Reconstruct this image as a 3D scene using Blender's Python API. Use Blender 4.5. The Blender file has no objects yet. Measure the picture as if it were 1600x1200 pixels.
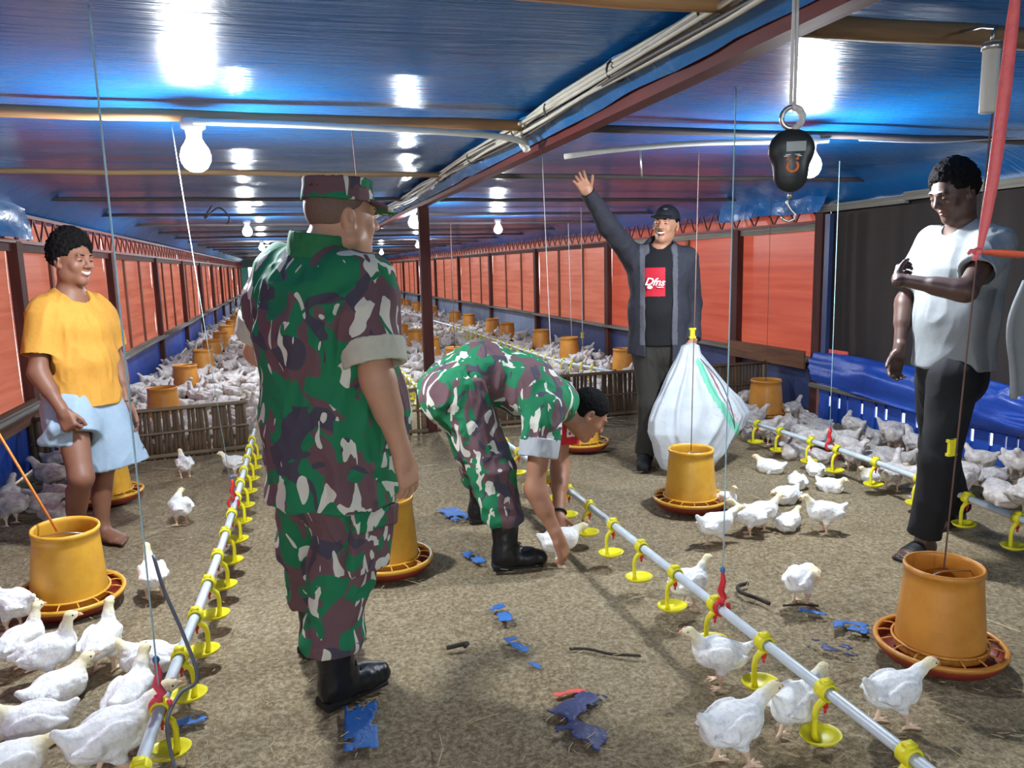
import bpy, bmesh, math, random
import numpy as np
from mathutils import Matrix, Vector
S = bpy.context.scene
COL = S.collection
A_ = lambda *v: np.array(v, dtype=float)

# ---------------------------------------------------------------- camera, sky, exposure
cam = bpy.data.cameras.new('camera'); camo_ = bpy.data.objects.new('camera', cam); COL.objects.link(camo_)
cam.sensor_width = 36.0; cam.lens = 36.0 * 1200 / 1600; cam.clip_start = 0.05; cam.clip_end = 300
_y, _p, _r = math.radians(16.2), math.radians(8.7), math.radians(1.4)
_fw = Vector((math.sin(_y) * math.cos(_p), math.cos(_y) * math.cos(_p), -math.sin(_p)))
_rt = Vector((math.cos(_y), -math.sin(_y), 0)); _up = _rt.cross(_fw)
_x1 = _rt * math.cos(_r) - _up * math.sin(_r); _u1 = _rt * math.sin(_r) + _up * math.cos(_r)
_m = Matrix((_x1, _u1, -_fw)).transposed().to_4x4(); _m.translation = (0, 0, 1.38)
camo_.matrix_world = _m; S.camera = camo_
S.view_settings.view_transform = 'Standard'; S.view_settings.look = 'None'
S.view_settings.gamma = 1.0; S.view_settings.use_curve_mapping = False
S.view_settings.exposure = 0.78
BULB = 860.0
SKY = 2.6
w = bpy.data.worlds.new('overcast'); S.world = w; w.use_nodes = True
w.node_tree.nodes['Background'].inputs[0].default_value = (0.90, 0.95, 1.0, 1)
w.node_tree.nodes['Background'].inputs[1].default_value = SKY
S.cycles.max_bounces = 6; S.cycles.diffuse_bounces = 3; S.cycles.glossy_bounces = 3
S.cycles.transmission_bounces = 4; S.cycles.transparent_max_bounces = 8
S.cycles.sample_clamp_indirect = 6.0; S.cycles.use_denoising = True
S.cycles.caustics_reflective = False; S.cycles.caustics_refractive = False

# ---------------------------------------------------------------- helpers
def tag(o, label=None, cat=None, group=None, kind=None):
    if label: o['label'] = label
    if cat: o['category'] = cat
    if group: o['group'] = group
    if kind: o['kind'] = kind
    return o
def link(name, data, parent=None, loc=None):
    o = bpy.data.objects.new(name, data); COL.objects.link(o)
    if parent is not None: o.parent = parent
    if loc is not None: o.location = loc
    return o
def empty(name, loc=(0, 0, 0), rz=0.0):
    o = link(name, None, None, loc); o.empty_display_size = 0.05; o.rotation_euler = (0, 0, rz); return o
def mesh_from(name, V, Fq, mats, smooth=True, mi=None, uv=None):
    """V (n,3), Fq list of equal-length polys (array) or list of lists"""
    me = bpy.data.meshes.new(name)
    V = np.asarray(V, dtype=np.float32)
    if isinstance(Fq, np.ndarray) and Fq.ndim == 2:
        nf, k = Fq.shape
        me.vertices.add(len(V)); me.vertices.foreach_set('co', V.ravel())
        me.loops.add(nf * k); me.loops.foreach_set('vertex_index', Fq.astype(np.int32).ravel())
        me.polygons.add(nf); me.polygons.foreach_set('loop_start', np.arange(0, nf * k, k, dtype=np.int32))
        me.update(calc_edges=True)
    else:
        me.from_pydata(V.tolist(), [], Fq)
    nf = len(me.polygons)
    me.polygons.foreach_set('use_smooth', np.full(nf, smooth, dtype=bool))
    for m in (mats if isinstance(mats, (list, tuple)) else [mats]): me.materials.append(m)
    if mi is not None: me.polygons.foreach_set('material_index', np.asarray(mi, dtype=np.int32))
    me.update(); return me
class MB:
    """collects simple shapes for one mesh"""
    def __init__(s): s.v = []; s.f = []
    def add(s, V, F):
        b = len(s.v); s.v.extend([tuple(map(float, p)) for p in V]); s.f.extend([tuple(i + b for i in f) for f in F]); return s
    def box(s, lo, hi, R=None, c=None):
        lo = A_(*lo); hi = A_(*hi); P = []
        for i in range(8): P.append(A_(hi[0] if i & 1 else lo[0], hi[1] if i & 2 else lo[1], hi[2] if i & 4 else lo[2]))
        if R is not None: P = [R @ p + (c if c is not None else 0) for p in P]
        return s.add(P, [(0, 2, 3, 1), (4, 5, 7, 6), (0, 1, 5, 4), (2, 6, 7, 3), (0, 4, 6, 2), (1, 3, 7, 5)])
    def tube(s, pts, r, n=8, cap=True):
        pts = [A_(*p) for p in pts]; m = len(pts); rr = r if isinstance(r, (list, tuple)) else [r] * m
        V = []; ref = None
        for i, p in enumerate(pts):
            t = pts[min(i + 1, m - 1)] - pts[max(i - 1, 0)]; t = t / (np.linalg.norm(t) + 1e-9)
            if ref is None:
                ref = A_(0, 0, 1) if abs(t[2]) < 0.9 else A_(1, 0, 0)
            u = np.cross(t, ref); u /= np.linalg.norm(u) + 1e-9; v = np.cross(u, t); ref = v
            for k in range(n):
                a = 2 * math.pi * k / n; V.append(p + rr[i] * (math.cos(a) * u + math.sin(a) * v))
        F = []
        for i in range(m - 1):
            for k in range(n):
                k2 = (k + 1) % n; F.append((i * n + k, (i + 1) * n + k, (i + 1) * n + k2, i * n + k2))
        if cap: F.append(tuple(range(n))); F.append(tuple((m - 1) * n + k for k in reversed(range(n))))
        return s.add(V, F)
    def lathe(s, prof, n=32, c=(0, 0, 0), closed=False):
        V = []; F = []; m = len(prof)
        for i, (r, z) in enumerate(prof):
            for k in range(n):
                a = 2 * math.pi * k / n; V.append((c[0] + r * math.cos(a), c[1] + r * math.sin(a), c[2] + z))
        for i in range(m if closed else m - 1):
            j = (i + 1) % m
            for k in range(n):
                k2 = (k + 1) % n; F.append((i * n + k, i * n + k2, j * n + k2, j * n + k))
        return s.add(V, F)
    def ball(s, c, r, nu=12, nv=8, R=None):
        r = A_(*r) if hasattr(r, '__len__') else A_(r, r, r); c = A_(*c); V = []; F = []
        for i in range(nv + 1):
            th = math.pi * i / nv
            for k in range(nu):
                a = 2 * math.pi * k / nu
                p = A_(r[0] * math.sin(th) * math.cos(a), r[1] * math.sin(th) * math.sin(a), r[2] * math.cos(th))
                V.append(c + (R @ p if R is not None else p))
        for i in range(nv):
            for k in range(nu):
                k2 = (k + 1) % nu; F.append((i * nu + k, (i + 1) * nu + k, (i + 1) * nu + k2, i * nu + k2))
        return s.add(V, F)
    def mesh(s, name, mat, smooth=True):
        return mesh_from(name, s.v, s.f, mat, smooth)
    def build(s, name, mat, parent=None, loc=None, smooth=True):
        return link(name, s.mesh(name, mat, smooth), parent, loc)
def autosmooth(o, ang=40):
    me = o.data
    me.set_sharp_from_angle(angle=math.radians(ang)); return o

# numpy value noise
def _hash(i, j, k, s):
    h = (i * 374761393 + j * 668265263 + k * 2147483647 + s * 974634777) & 0xFFFFFFFF
    h = ((h ^ (h >> 13)) * 1274126177) & 0xFFFFFFFF
    return ((h ^ (h >> 16)) & 0xFFFF) / 32767.5 - 1.0
def vnoise(P, s=0):
    P = np.asarray(P, dtype=float); I = np.floor(P).astype(np.int64); f = P - I; f = f * f * (3 - 2 * f); r = 0
    for a in (0, 1):
        for b in (0, 1):
            for c in (0, 1):
                wgt = (f[:, 0] if a else 1 - f[:, 0]) * (f[:, 1] if b else 1 - f[:, 1]) * (f[:, 2] if c else 1 - f[:, 2])
                r = r + wgt * _hash(I[:, 0] + a, I[:, 1] + b, I[:, 2] + c, s)
    return r

# ---------------------------------------------------------------- materials
def lin(c):
    return tuple(((v / 255.) / 12.92 if v / 255. <= .04045 else ((v / 255. + .055) / 1.055) ** 2.4) for v in c) + (1,)
def newmat(name):
    m = bpy.data.materials.new(name); m.use_nodes = True; nt = m.node_tree
    return m, nt, nt.nodes['Principled BSDF'], nt.nodes['Material Output']
def N(nt, t, **kw):
    n = nt.nodes.new(t)
    for k, v in kw.items(): setattr(n, k, v)
    return n
def coords(nt, scale=(1, 1, 1), rot=(0, 0, 0), loc=(0, 0, 0), src='Object'):
    tc = N(nt, 'ShaderNodeTexCoord'); mp = N(nt, 'ShaderNodeMapping')
    mp.inputs['Scale'].default_value = scale; mp.inputs['Rotation'].default_value = rot; mp.inputs['Location'].default_value = loc
    nt.links.new(tc.outputs[src], mp.inputs['Vector']); return mp.outputs['Vector']
def noise(nt, vec, scale, detail=3, rough=.5, dist=0.):
    n = N(nt, 'ShaderNodeTexNoise'); n.inputs['Scale'].default_value = scale; n.inputs['Detail'].default_value = detail
    n.inputs['Roughness'].default_value = rough; n.inputs['Distortion'].default_value = dist
    nt.links.new(vec, n.inputs['Vector']); return n.outputs['Fac']
def ramp(nt, fac, stops, interp='LINEAR'):
    r = N(nt, 'ShaderNodeValToRGB'); r.color_ramp.interpolation = interp; e = r.color_ramp.elements
    while len(e) < len(stops): e.new(.5)
    for k, (p, c) in enumerate(stops): e[k].position = p; e[k].color = c if len(c) == 4 else tuple(c) + (1,)
    nt.links.new(fac, r.inputs['Fac']); return r.outputs['Color']
def mixc(nt, fac, a, b):
    m = N(nt, 'ShaderNodeMix', data_type='RGBA')
    for sock, v in ((m.inputs['Factor'], fac), (m.inputs['A'], a), (m.inputs['B'], b)):
        pass
    for idx, v in ((0, fac), (6, a), (7, b)):
        if hasattr(v, 'is_linked'): nt.links.new(v, m.inputs[idx])
        else: m.inputs[idx].default_value = v
    return m.outputs[2]
def bump(nt, bs, h, strength=.3, dist=.01):
    b = N(nt, 'ShaderNodeBump'); b.inputs['Strength'].default_value = strength; b.inputs['Distance'].default_value = dist
    nt.links.new(h, b.inputs['Height']); nt.links.new(b.outputs['Normal'], bs.inputs['Normal'])
def simple(name, c, rough=.6, var=.12, scale=20., metal=0., bmp=0., spec=.4, src='Object'):
    """plain colour with a little procedural wear"""
    m, nt, b, o = newmat(name); v = coords(nt, src=src); f = noise(nt, v, scale, 4, .6)
    c = lin(c); lo = tuple(x * (1 - var) for x in c[:3]) + (1,); hi = tuple(min(1, x * (1 + var)) for x in c[:3]) + (1,)
    nt.links.new(ramp(nt, f, [(.3, lo), (.7, hi)]), b.inputs['Base Color'])
    b.inputs['Roughness'].default_value = rough; b.inputs['Metallic'].default_value = metal; b.inputs['Specular IOR Level'].default_value = spec
    if bmp: bump(nt, b, f, bmp)
    return m
M = {}
M['skin_tan'] = simple('skin_tan', (186, 140, 112), .5, .08, 14)
M['skin_mid'] = simple('skin_mid', (160, 112, 86), .5, .08, 14)
M['skin_brown'] = simple('skin_brown', (132, 90, 70), .5, .08, 14)
M['skin_light'] = simple('skin_light', (176, 128, 102), .5, .08, 14)
M['skin_dark'] = simple('skin_dark', (80, 57, 48), .45, .08, 14)
M['lip_dark'] = simple('lip_dark', (92, 56, 50), .5, .08, 30)
M['lip'] = simple('lip', (128, 70, 62), .45, .08, 30)
M['hair'] = simple('hair', (20, 18, 18), .9, .3, 90, bmp=.5, spec=.1)
M['stubble'] = simple('stubble', (112, 88, 76), .7, .12, 120)
M['eye'] = simple('eye', (24, 18, 16), .2, .1)
M['white_eye'] = simple('white_eye', (225, 220, 212), .3, .03)
M['teeth'] = simple('teeth', (235, 230, 218), .3, .03)
M['yellow_tee'] = simple('yellow_tee', (202, 144, 56), .8, .05, 60, bmp=.15)
M['shorts'] = simple('shorts', (150, 170, 188), .7, .05, 40, bmp=.1)
M['black_cloth'] = simple('black_cloth', (22, 22, 25), .85, .15, 40)
M['navy_cap'] = simple('navy_cap', (24, 26, 34), .8, .15, 40)
M['jacket'] = simple('jacket', (46, 47, 56), .85, .12, 50, bmp=.15)
M['jacket_lining'] = simple('jacket_lining', (88, 88, 96), .85, .1, 50)
M['black_tee'] = simple('black_tee', (18, 18, 22), .85, .15, 40)
M['red_print'] = simple('red_print', (190, 28, 48), .7, .05, 40)
M['olive'] = simple('olive', (46, 43, 38), .85, .12, 40)
M['grey_tee'] = simple('grey_tee', (130, 134, 136), .85, .05, 40, bmp=.12)
M['cuff'] = simple('cuff', (190, 188, 168), .85, .06, 40, bmp=.1)
M['grey_cuff'] = simple('grey_cuff', (168, 170, 174), .85, .06, 40, bmp=.1)
M['collar_green'] = simple('collar_green', (40, 112, 66), .85, .1, 40)
M['boot'] = simple('boot', (22, 23, 26), .38, .2, 25, bmp=.15)
M['sole'] = simple('sole', (14, 14, 15), .7, .2, 25)
M['sandal'] = simple('sandal', (30, 28, 28), .5, .2, 25)
M['brassard'] = simple('brassard', (196, 26, 40), .7, .06, 30)
M['white_paint'] = simple('white_paint', (240, 240, 238), .6, .02)
M['feeder'] = None
def camo_mat(name, seed, sc=1.0):
    m, nt, b, o = newmat(name)
    G_ = lin((38, 118, 80)); B_ = lin((106, 80, 84)); C_ = lin((206, 204, 190)); D_ = lin((74, 70, 82))
    v1 = coords(nt, (1, 1, .75), (.3, .5, .2), (seed, seed * 2, 0))
    n1 = noise(nt, v1, 5.4 * sc, 1.5, .5, 1.0)
    c = ramp(nt, n1, [(0, G_), (.485, B_)], 'CONSTANT')
    v2 = coords(nt, (1, 1, .8), (1.1, .2, .7), (seed + 5, 1, seed))
    n2 = noise(nt, v2, 7.2 * sc, 1.5, .5, 1.2)
    f2 = ramp(nt, n2, [(0, (0, 0, 0)), (.57, (1, 1, 1))], 'CONSTANT')
    c = mixc(nt, f2, c, D_)
    v3 = coords(nt, (1.0, 1.0, .5), (.2, .75, .5), (seed + 9, 3, seed))
    n3 = noise(nt, v3, 9.5 * sc, 1.5, .5, 1.6)
    f3 = ramp(nt, n3, [(0, (0, 0, 0)), (.585, (1, 1, 1))], 'CONSTANT')
    c = mixc(nt, f3, c, C_)
    v4 = coords(nt, (1, 1, .9), (.9, 1.2, .1), (seed + 2, 7, seed))
    n4 = noise(nt, v4, 6.5 * sc, 1.5, .5, 1.0)
    f4 = ramp(nt, n4, [(0, (0, 0, 0)), (.60, (1, 1, 1))], 'CONSTANT')
    c = mixc(nt, f4, c, G_)
    nt.links.new(c, b.inputs['Base Color']); b.inputs['Roughness'].default_value = .85; b.inputs['Specular IOR Level'].default_value = .2
    bump(nt, b, noise(nt, v1, 220, 2), .12, .003)
    return m
M['camo_a'] = camo_mat('camo_a', 0.0)
M['camo_a2'] = camo_mat('camo_a2', 3.3)
M['camo_c'] = camo_mat('camo_c', 7.1, 1.15)
M['camo_c2'] = camo_mat('camo_c2', 11.4, 1.15)
def wood_mat(name, c1, c2, stretch=(30, 1.5, 30), rough=.75):
    m, nt, b, o = newmat(name); v = coords(nt, stretch); f = noise(nt, v, 1.0, 5, .6, .3)
    nt.links.new(ramp(nt, f, [(.3, lin(c1)), (.7, lin(c2))]), b.inputs['Base Color']); b.inputs['Roughness'].default_value = rough
    b.inputs['Specular IOR Level'].default_value = .25
    bump(nt, b, f, .3, .004); return m
M['post'] = wood_mat('dark_red_post', (62, 30, 28), (84, 46, 40), (20, 20, 2))
M['stud'] = wood_mat('brown_stud', (104, 60, 44), (132, 84, 60), (20, 20, 2))
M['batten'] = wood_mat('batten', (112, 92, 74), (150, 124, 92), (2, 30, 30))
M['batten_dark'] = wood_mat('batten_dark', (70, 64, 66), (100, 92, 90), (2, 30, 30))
M['batten_light'] = wood_mat('batten_light', (160, 118, 82), (190, 150, 108), (2, 30, 30))
M['beam'] = wood_mat('red_beam', (84, 34, 34), (112, 48, 46), (20, 2, 20), .6)
M['ledge'] = wood_mat('grey_bamboo', (94, 92, 86), (140, 136, 124), (30, 1, 30))
M['bamboo'] = wood_mat('bamboo_slat', (70, 56, 44), (118, 98, 78), (40, 40, 3))
M['bamboo_rail'] = wood_mat('bamboo_rail', (98, 82, 66), (136, 116, 94), (2, 30, 30))
M['brown_board'] = wood_mat('brown_board', (86, 56, 40), (118, 80, 56), (20, 2, 20))
M['truss'] = simple('truss_steel', (110, 44, 42), .6, .15, 15)
M['pvc'] = simple('pvc', (214, 216, 206), .35, .06, 12)
M['pipe'] = simple('drinker_pipe', (192, 200, 206), .35, .10, 18)
M['cup'] = simple('cup_yellow', (226, 214, 40), .4, .06, 20)
M['red'] = simple('red_plastic', (206, 40, 48), .4, .08, 20)
M['pink'] = simple('pink_plastic', (226, 74, 98), .4, .08, 20)
M['blue_tie'] = simple('blue_tie', (70, 110, 150), .5, .1)
M['string_blue'] = simple('string_blue', (170, 206, 216), .8, .1)
M['string_pale'] = simple('string_pale', (206, 204, 202), .8, .1)
M['string_brown'] = simple('string_brown', (112, 84, 74), .8, .1)
M['string_orange'] = simple('string_orange', (226, 134, 60), .8, .1)
M['cable'] = simple('cable', (188, 184, 168), .55, .12, 8)
M['cable_dark'] = simple('cable_dark', (70, 66, 64), .55, .12, 8)
M['wire'] = simple('wire', (98, 100, 108), .5, .1)
M['metal'] = simple('metal', (190, 188, 182), .3, .06, 30, metal=.9)
M['scale_black'] = simple('scale_black', (38, 42, 44), .35, .1, 30)
M['lcd'] = simple('lcd', (120, 134, 132), .25, .03)
M['orange_btn'] = simple('orange_btn', (222, 120, 70), .4, .05)
M['ribbon'] = simple('ribbon', (236, 110, 112), .45, .1, 30, bmp=.4)
M['ribbon2'] = simple('ribbon2', (246, 112, 82), .45, .08, 30, bmp=.4)
M['steel_tube'] = simple('steel_tube', (186, 186, 178), .5, .05, 10)
M['beak'] = simple('beak', (226, 176, 130), .5, .1)
M['hock'] = simple('chicken_leg', (228, 196, 168), .6, .1, 40)
M['comb'] = simple('comb', (226, 160, 138), .6, .1, 60)
M['chick_eye'] = simple('chick_eye', (20, 16, 14), .2, .1)
M['straw'] = simple('straw', (190, 172, 132), .8, .2, 3)
M['twig'] = simple('twig', (52, 44, 38), .8, .2, 20)
M['paper_scrap'] = simple('red_scrap', (226, 92, 80), .7, .15, 30)
def feather_mat():
    m, nt, b, o = newmat('feather'); v = coords(nt)
    f = noise(nt, v, 60, 4, .6); c = ramp(nt, f, [(.28, lin((226, 222, 220))), (.55, lin((250, 250, 248)))])
    # yellowish down on head and neck (that is where z and y are large in the bird's own frame)
    tc = N(nt, 'ShaderNodeTexCoord'); sx = N(nt, 'ShaderNodeSeparateXYZ'); nt.links.new(tc.outputs['Object'], sx.inputs[0])
    at = N(nt, 'ShaderNodeAttribute'); at.attribute_name = 'down'
    c = mixc(nt, at.outputs['Fac'], c, lin((242, 226, 178)))
    nt.links.new(c, b.inputs['Base Color']); b.inputs['Roughness'].default_value = .9; b.inputs['Specular IOR Level'].default_value = .1
    f2 = noise(nt, v, 80, 4, .65); bump(nt, b, f2, .6, .007)
    return m
M['feather'] = feather_mat()
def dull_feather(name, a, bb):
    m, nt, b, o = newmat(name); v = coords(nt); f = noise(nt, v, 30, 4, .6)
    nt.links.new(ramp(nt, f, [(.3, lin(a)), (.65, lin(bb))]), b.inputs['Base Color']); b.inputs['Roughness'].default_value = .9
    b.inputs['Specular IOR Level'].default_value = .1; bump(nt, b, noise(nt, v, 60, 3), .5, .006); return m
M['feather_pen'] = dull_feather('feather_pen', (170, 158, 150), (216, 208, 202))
def tarp_orange(name, c, c2, trans=.75):
    m, nt, b, o = newmat(name); v = coords(nt, (.4, .4, 9)); f = noise(nt, v, 1.6, 5, .6, .2)
    v2 = coords(nt, (1, 1, 1)); f2 = noise(nt, v2, .5, 2)
    c0 = ramp(nt, f, [(.25, lin(c)), (.75, lin(c2))])
    d = N(nt, 'ShaderNodeBsdfDiffuse'); t = N(nt, 'ShaderNodeBsdfTranslucent'); mx = N(nt, 'ShaderNodeMixShader')
    nt.links.new(c0, d.inputs[0]); nt.links.new(c0, t.inputs[0]); mx.inputs[0].default_value = trans
    nt.links.new(d.outputs[0], mx.inputs[1]); nt.links.new(t.outputs[0], mx.inputs[2])
    g = N(nt, 'ShaderNodeBsdfGlossy'); g.inputs['Roughness'].default_value = .35; m2 = N(nt, 'ShaderNodeMixShader'); m2.inputs[0].default_value = .03
    nt.links.new(mx.outputs[0], m2.inputs[1]); nt.links.new(g.outputs[0], m2.inputs[2]); nt.links.new(m2.outputs[0], o.inputs[0])
    return m
M['orange'] = tarp_orange('orange_tarp_hazed', (122, 58, 44), (150, 86, 68))  # paler, pinker than the near tarp: far haze and glare put into colour
M['orange_near'] = tarp_orange('orange_tarp_near', (118, 44, 34), (142, 66, 48))
def tarp_blue(name, c1, c2, rough, bs=.3, scale=14., spec=.5, wrinkle=1.5):
    m, nt, b, o = newmat(name); v = coords(nt); f = noise(nt, v, 1.2, 4, .6)
    nt.links.new(ramp(nt, f, [(.3, lin(c1)), (.7, lin(c2))]), b.inputs['Base Color'])
    f3 = noise(nt, v, 3.0, 3, .5)
    rr = ramp(nt, f3, [(.3, (rough * .85,) * 3), (.7, (rough * 1.2,) * 3)])
    nt.links.new(rr, b.inputs['Roughness']); b.inputs['Specular IOR Level'].default_value = spec
    h = noise(nt, v, scale, 4, .6, wrinkle); bump(nt, b, h, bs, .01); return m
def ceiling_mat():
    m, nt, b, o = newmat('ceiling_tarp'); v = coords(nt); f = noise(nt, v, 1.2, 4, .6)
    nt.links.new(ramp(nt, f, [(.3, lin((14, 98, 172))), (.7, lin((22, 112, 184)))]), b.inputs['Base Color'])
    b.inputs['Roughness'].default_value = .22; b.inputs['Specular IOR Level'].default_value = .5
    # woven sheet: fine crosswise ripples plus a little crumple
    h1 = noise(nt, coords(nt, (.8, 13, 1)), 3.0, 3, .6, .3); h2 = noise(nt, v, 7, 3, .6, 1.0)
    a = N(nt, 'ShaderNodeMath', operation='MULTIPLY_ADD'); a.inputs[1].default_value = .35
    nt.links.new(h2, a.inputs[0]); nt.links.new(h1, a.inputs[2]); bump(nt, b, a.outputs[0], .38, .012); return m
M['ceiling'] = ceiling_mat()
M['blue'] = tarp_blue('blue_tarp', (24, 62, 150), (36, 82, 176), .42, .7, 9)
M['blue_fold'] = tarp_blue('blue_tarp_fold', (26, 86, 150), (50, 122, 186), .25, .8, 7)
M['blue_scrap'] = tarp_blue('blue_scrap', (28, 84, 160), (60, 120, 190), .5, .6, 30)
M['navy_scrap'] = tarp_blue('navy_scrap', (40, 48, 92), (66, 74, 120), .5, .6, 30)
M['skirt_pale'] = tarp_blue('skirt_pale', (100, 116, 146), (136, 150, 176), .5, .4, 9)
M['skirt_dark'] = tarp_blue('skirt_dark', (36, 50, 92), (52, 68, 112), .45, .4, 9)
def net_mat():
    m, nt, b, o = newmat('shade_net'); v = coords(nt, (1, 1, 1))
    wv = N(nt, 'ShaderNodeTexWave'); wv.inputs['Scale'].default_value = 30; wv.inputs['Distortion'].default_value = .6; wv.bands_direction = 'Z'
    nt.links.new(v, wv.inputs['Vector'])
    f = noise(nt, coords(nt, (1, 6, .6)), 1.0, 3)
    c = ramp(nt, f, [(.3, lin((34, 28, 26))), (.7, lin((54, 45, 41)))])
    c = mixc(nt, .25, c, wv.outputs['Color']); nt.nodes[-1].blend_type = 'MULTIPLY'
    nt.links.new(c, b.inputs['Base Color']); b.inputs['Roughness'].default_value = .8; bump(nt, b, wv.outputs['Fac'], .3, .004); return m
M['net'] = net_mat()
def litter_mat():
    m, nt, b, o = newmat('litter'); v = coords(nt)
    a = noise(nt, v, 1.1, 5, .6); g = noise(nt, v, 62, 5, .8); g2 = noise(nt, v, 24, 3, .6); 
    c1 = ramp(nt, a, [(.32, lin((158, 138, 108))), (.68, lin((198, 181, 152)))])
    c2 = ramp(nt, g, [(.34, lin((78, 62, 42))), (.48, lin((172, 150, 114))), (.62, lin((236, 220, 186)))])
    c = mixc(nt, .58, c1, c2)
    c3 = ramp(nt, g2, [(.3, (.80, .79, .78)), (.6, (1, 1, 1))])
    mm = N(nt, 'ShaderNodeMix', data_type='RGBA'); mm.blend_type = 'MULTIPLY'; mm.inputs[0].default_value = 1
    nt.links.new(c, mm.inputs[6]); nt.links.new(c3, mm.inputs[7])
    nt.links.new(mm.outputs[2], b.inputs['Base Color']); b.inputs['Roughness'].default_value = .95; b.inputs['Specular IOR Level'].default_value = .05
    ad = N(nt, 'ShaderNodeMath', operation='ADD'); nt.links.new(g, ad.inputs[0]); nt.links.new(g2, ad.inputs[1])
    bump(nt, b, ad.outputs[0], 1.0, .02); return m
M['litter'] = litter_mat()
def feeder_mat(name, c1, c2, rough=.38):
    m, nt, b, o = newmat(name); v = coords(nt); f = noise(nt, v, 7, 5, .65)
    f2 = noise(nt, coords(nt, (6, 6, 1)), 6, 3)
    c = ramp(nt, f, [(.3, lin(c1)), (.6, lin(c2))])
    nt.links.new(c, b.inputs['Base Color']); b.inputs['Roughness'].default_value = rough
    bump(nt, b, f2, .05, .003)
    b.inputs['Subsurface Weight'].default_value = 0.0; return m
M['feeder'] = feeder_mat('feeder_yellow', (208, 150, 44), (228, 172, 60))
M['feeder_old'] = feeder_mat('feeder_amber', (182, 118, 42), (204, 138, 56))
M['pan'] = simple('pan_maroon', (134, 46, 34), .45, .12, 12)
M['sack'] = None
def sack_mat():
    m, nt, b, o = newmat('woven_sack'); v = coords(nt)
    ck = N(nt, 'ShaderNodeTexWave'); ck.inputs['Scale'].default_value = 90; ck.bands_direction = 'Z'; nt.links.new(v, ck.inputs[0])
    f = noise(nt, v, 5, 4, .6); c = ramp(nt, f, [(.3, lin((178, 184, 190))), (.7, lin((204, 210, 214)))])
    sx = N(nt, 'ShaderNodeAttribute'); sx.attribute_name = 'stripe'
    cc = ramp(nt, sx.outputs['Fac'], [(0, (0, 0, 0)), (.5, (1, 1, 1))], 'CONSTANT')
    c = mixc(nt, cc, c, lin((112, 196, 164)))
    sr = N(nt, 'ShaderNodeAttribute'); sr.attribute_name = 'stripe_red'
    cr = ramp(nt, sr.outputs['Fac'], [(0, (0, 0, 0)), (.5, (1, 1, 1))], 'CONSTANT')
    c = mixc(nt, cr, c, lin((206, 150, 156)))
    nt.links.new(c, b.inputs['Base Color']); b.inputs['Roughness'].default_value = .6
    ad = noise(nt, v, 14, 4, .6, 1.0); bump(nt, b, ad, .5, .012); return m
M['sack'] = sack_mat()
def bulb_mat():
    m, nt, b, o = newmat('bulb_glow'); e = N(nt, 'ShaderNodeEmission'); e.inputs[0].default_value = (.90, .96, 1.0, 1); e.inputs[1].default_value = BULB
    nt.links.new(e.outputs[0], o.inputs[0]); return m
M['bulb'] = bulb_mat()
M['bulb_neck'] = M['bulb'].copy(); M['bulb_neck'].name = 'bulb_neck_glow'
for n_ in M['bulb_neck'].node_tree.nodes:
    if n_.type == 'EMISSION': n_.inputs[1].default_value = 14.0
M['holder'] = simple('lamp_holder', (210, 208, 200), .4, .05)
M['outside'] = simple('outside_ground', (176, 176, 170), .9, .1, 2)
M['teal'] = simple('teal_door', (60, 140, 130), .6, .1, 4)
M['end_wall'] = simple('end_wall', (66, 84, 82), .8, .15, 3)
# ---------------------------------------------------------------- structure
XL, XR, Y0, Y1, ZC = -1.85, 4.55, -4.0, 37.0, 2.03
rnd = random.Random(7)
def struct(name, data=None, loc=None): return tag(link(name, data, None, loc), kind='structure')
def grid_mesh(name, f, nu, nv, mat, smooth=True):
    u, v = np.meshgrid(np.linspace(0, 1, nu), np.linspace(0, 1, nv), indexing='ij')
    V = f(u.ravel(), v.ravel()); idx = np.arange(nu * nv).reshape(nu, nv)
    F = np.stack([idx[:-1, :-1], idx[1:, :-1], idx[1:, 1:], idx[:-1, 1:]], -1).reshape(-1, 4)
    return mesh_from(name, V, F, mat, smooth)
# outside ground
mb = MB(); mb.box((-60, -40, -.5), (60, 90, -.12)); struct('ground', mb.mesh('ground', M['outside'], False))
# floor of rice-husk litter with gentle lumps
def ff(u, v):
    # denser rows close to the camera
    x = XL - .1 + u * (XR - XL + .2); y = Y0 + (v ** 1.7) * (Y1 - Y0 + .3)
    P = np.stack([x * 2.2, y * 2.2, 0 * x], -1)
    z = .010 * vnoise(P, 3) + .006 * vnoise(P * 4.1, 5) - .006
    return np.stack([x, y, z], -1)
struct('floor', grid_mesh('floor', ff, 260, 420, M['litter']))
# ceiling of tarpaulin sheet, sagging a little between the battens
BAT = [-3.45, -1.75, -.05, 1.68] + [3.25 + 1.75 * k for k in range(19)]
BAT = [b for b in BAT if b < Y1 - .3]
bats = np.array(BAT)
def cf(u, v):
    x = XL - .02 + u * (XR - XL + .1); y = Y0 + v * (Y1 - Y0)
    d = np.min(np.abs(y[:, None] - bats[None]), 1)
    sag = .022 * np.minimum(1, d / .87) ** .8 * np.minimum(1, np.minimum(np.abs(x - 1.14), np.minimum(x - XL + .05, XR + .1 - x)) / .6)
    P = np.stack([x * 1.3, y * 1.3, 0 * x], -1)
    z = ZC - sag + .006 * vnoise(P, 11) + .004 * vnoise(P * np.array([1.2, 6.0, 1]), 12) + .0015 * vnoise(P * np.array([3, 15.0, 1]), 13)
    z = z - .22 * np.clip((XL + .30 - x) / .3, 0, 1) ** 1.2 - .22 * np.clip((x - (XR - .45)) / .5, 0, 1) ** 1.3
    return np.stack([x, y, z], -1)
ceil_o = struct('ceiling', grid_mesh('ceiling', cf, 90, 620, M['ceiling']))
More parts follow.
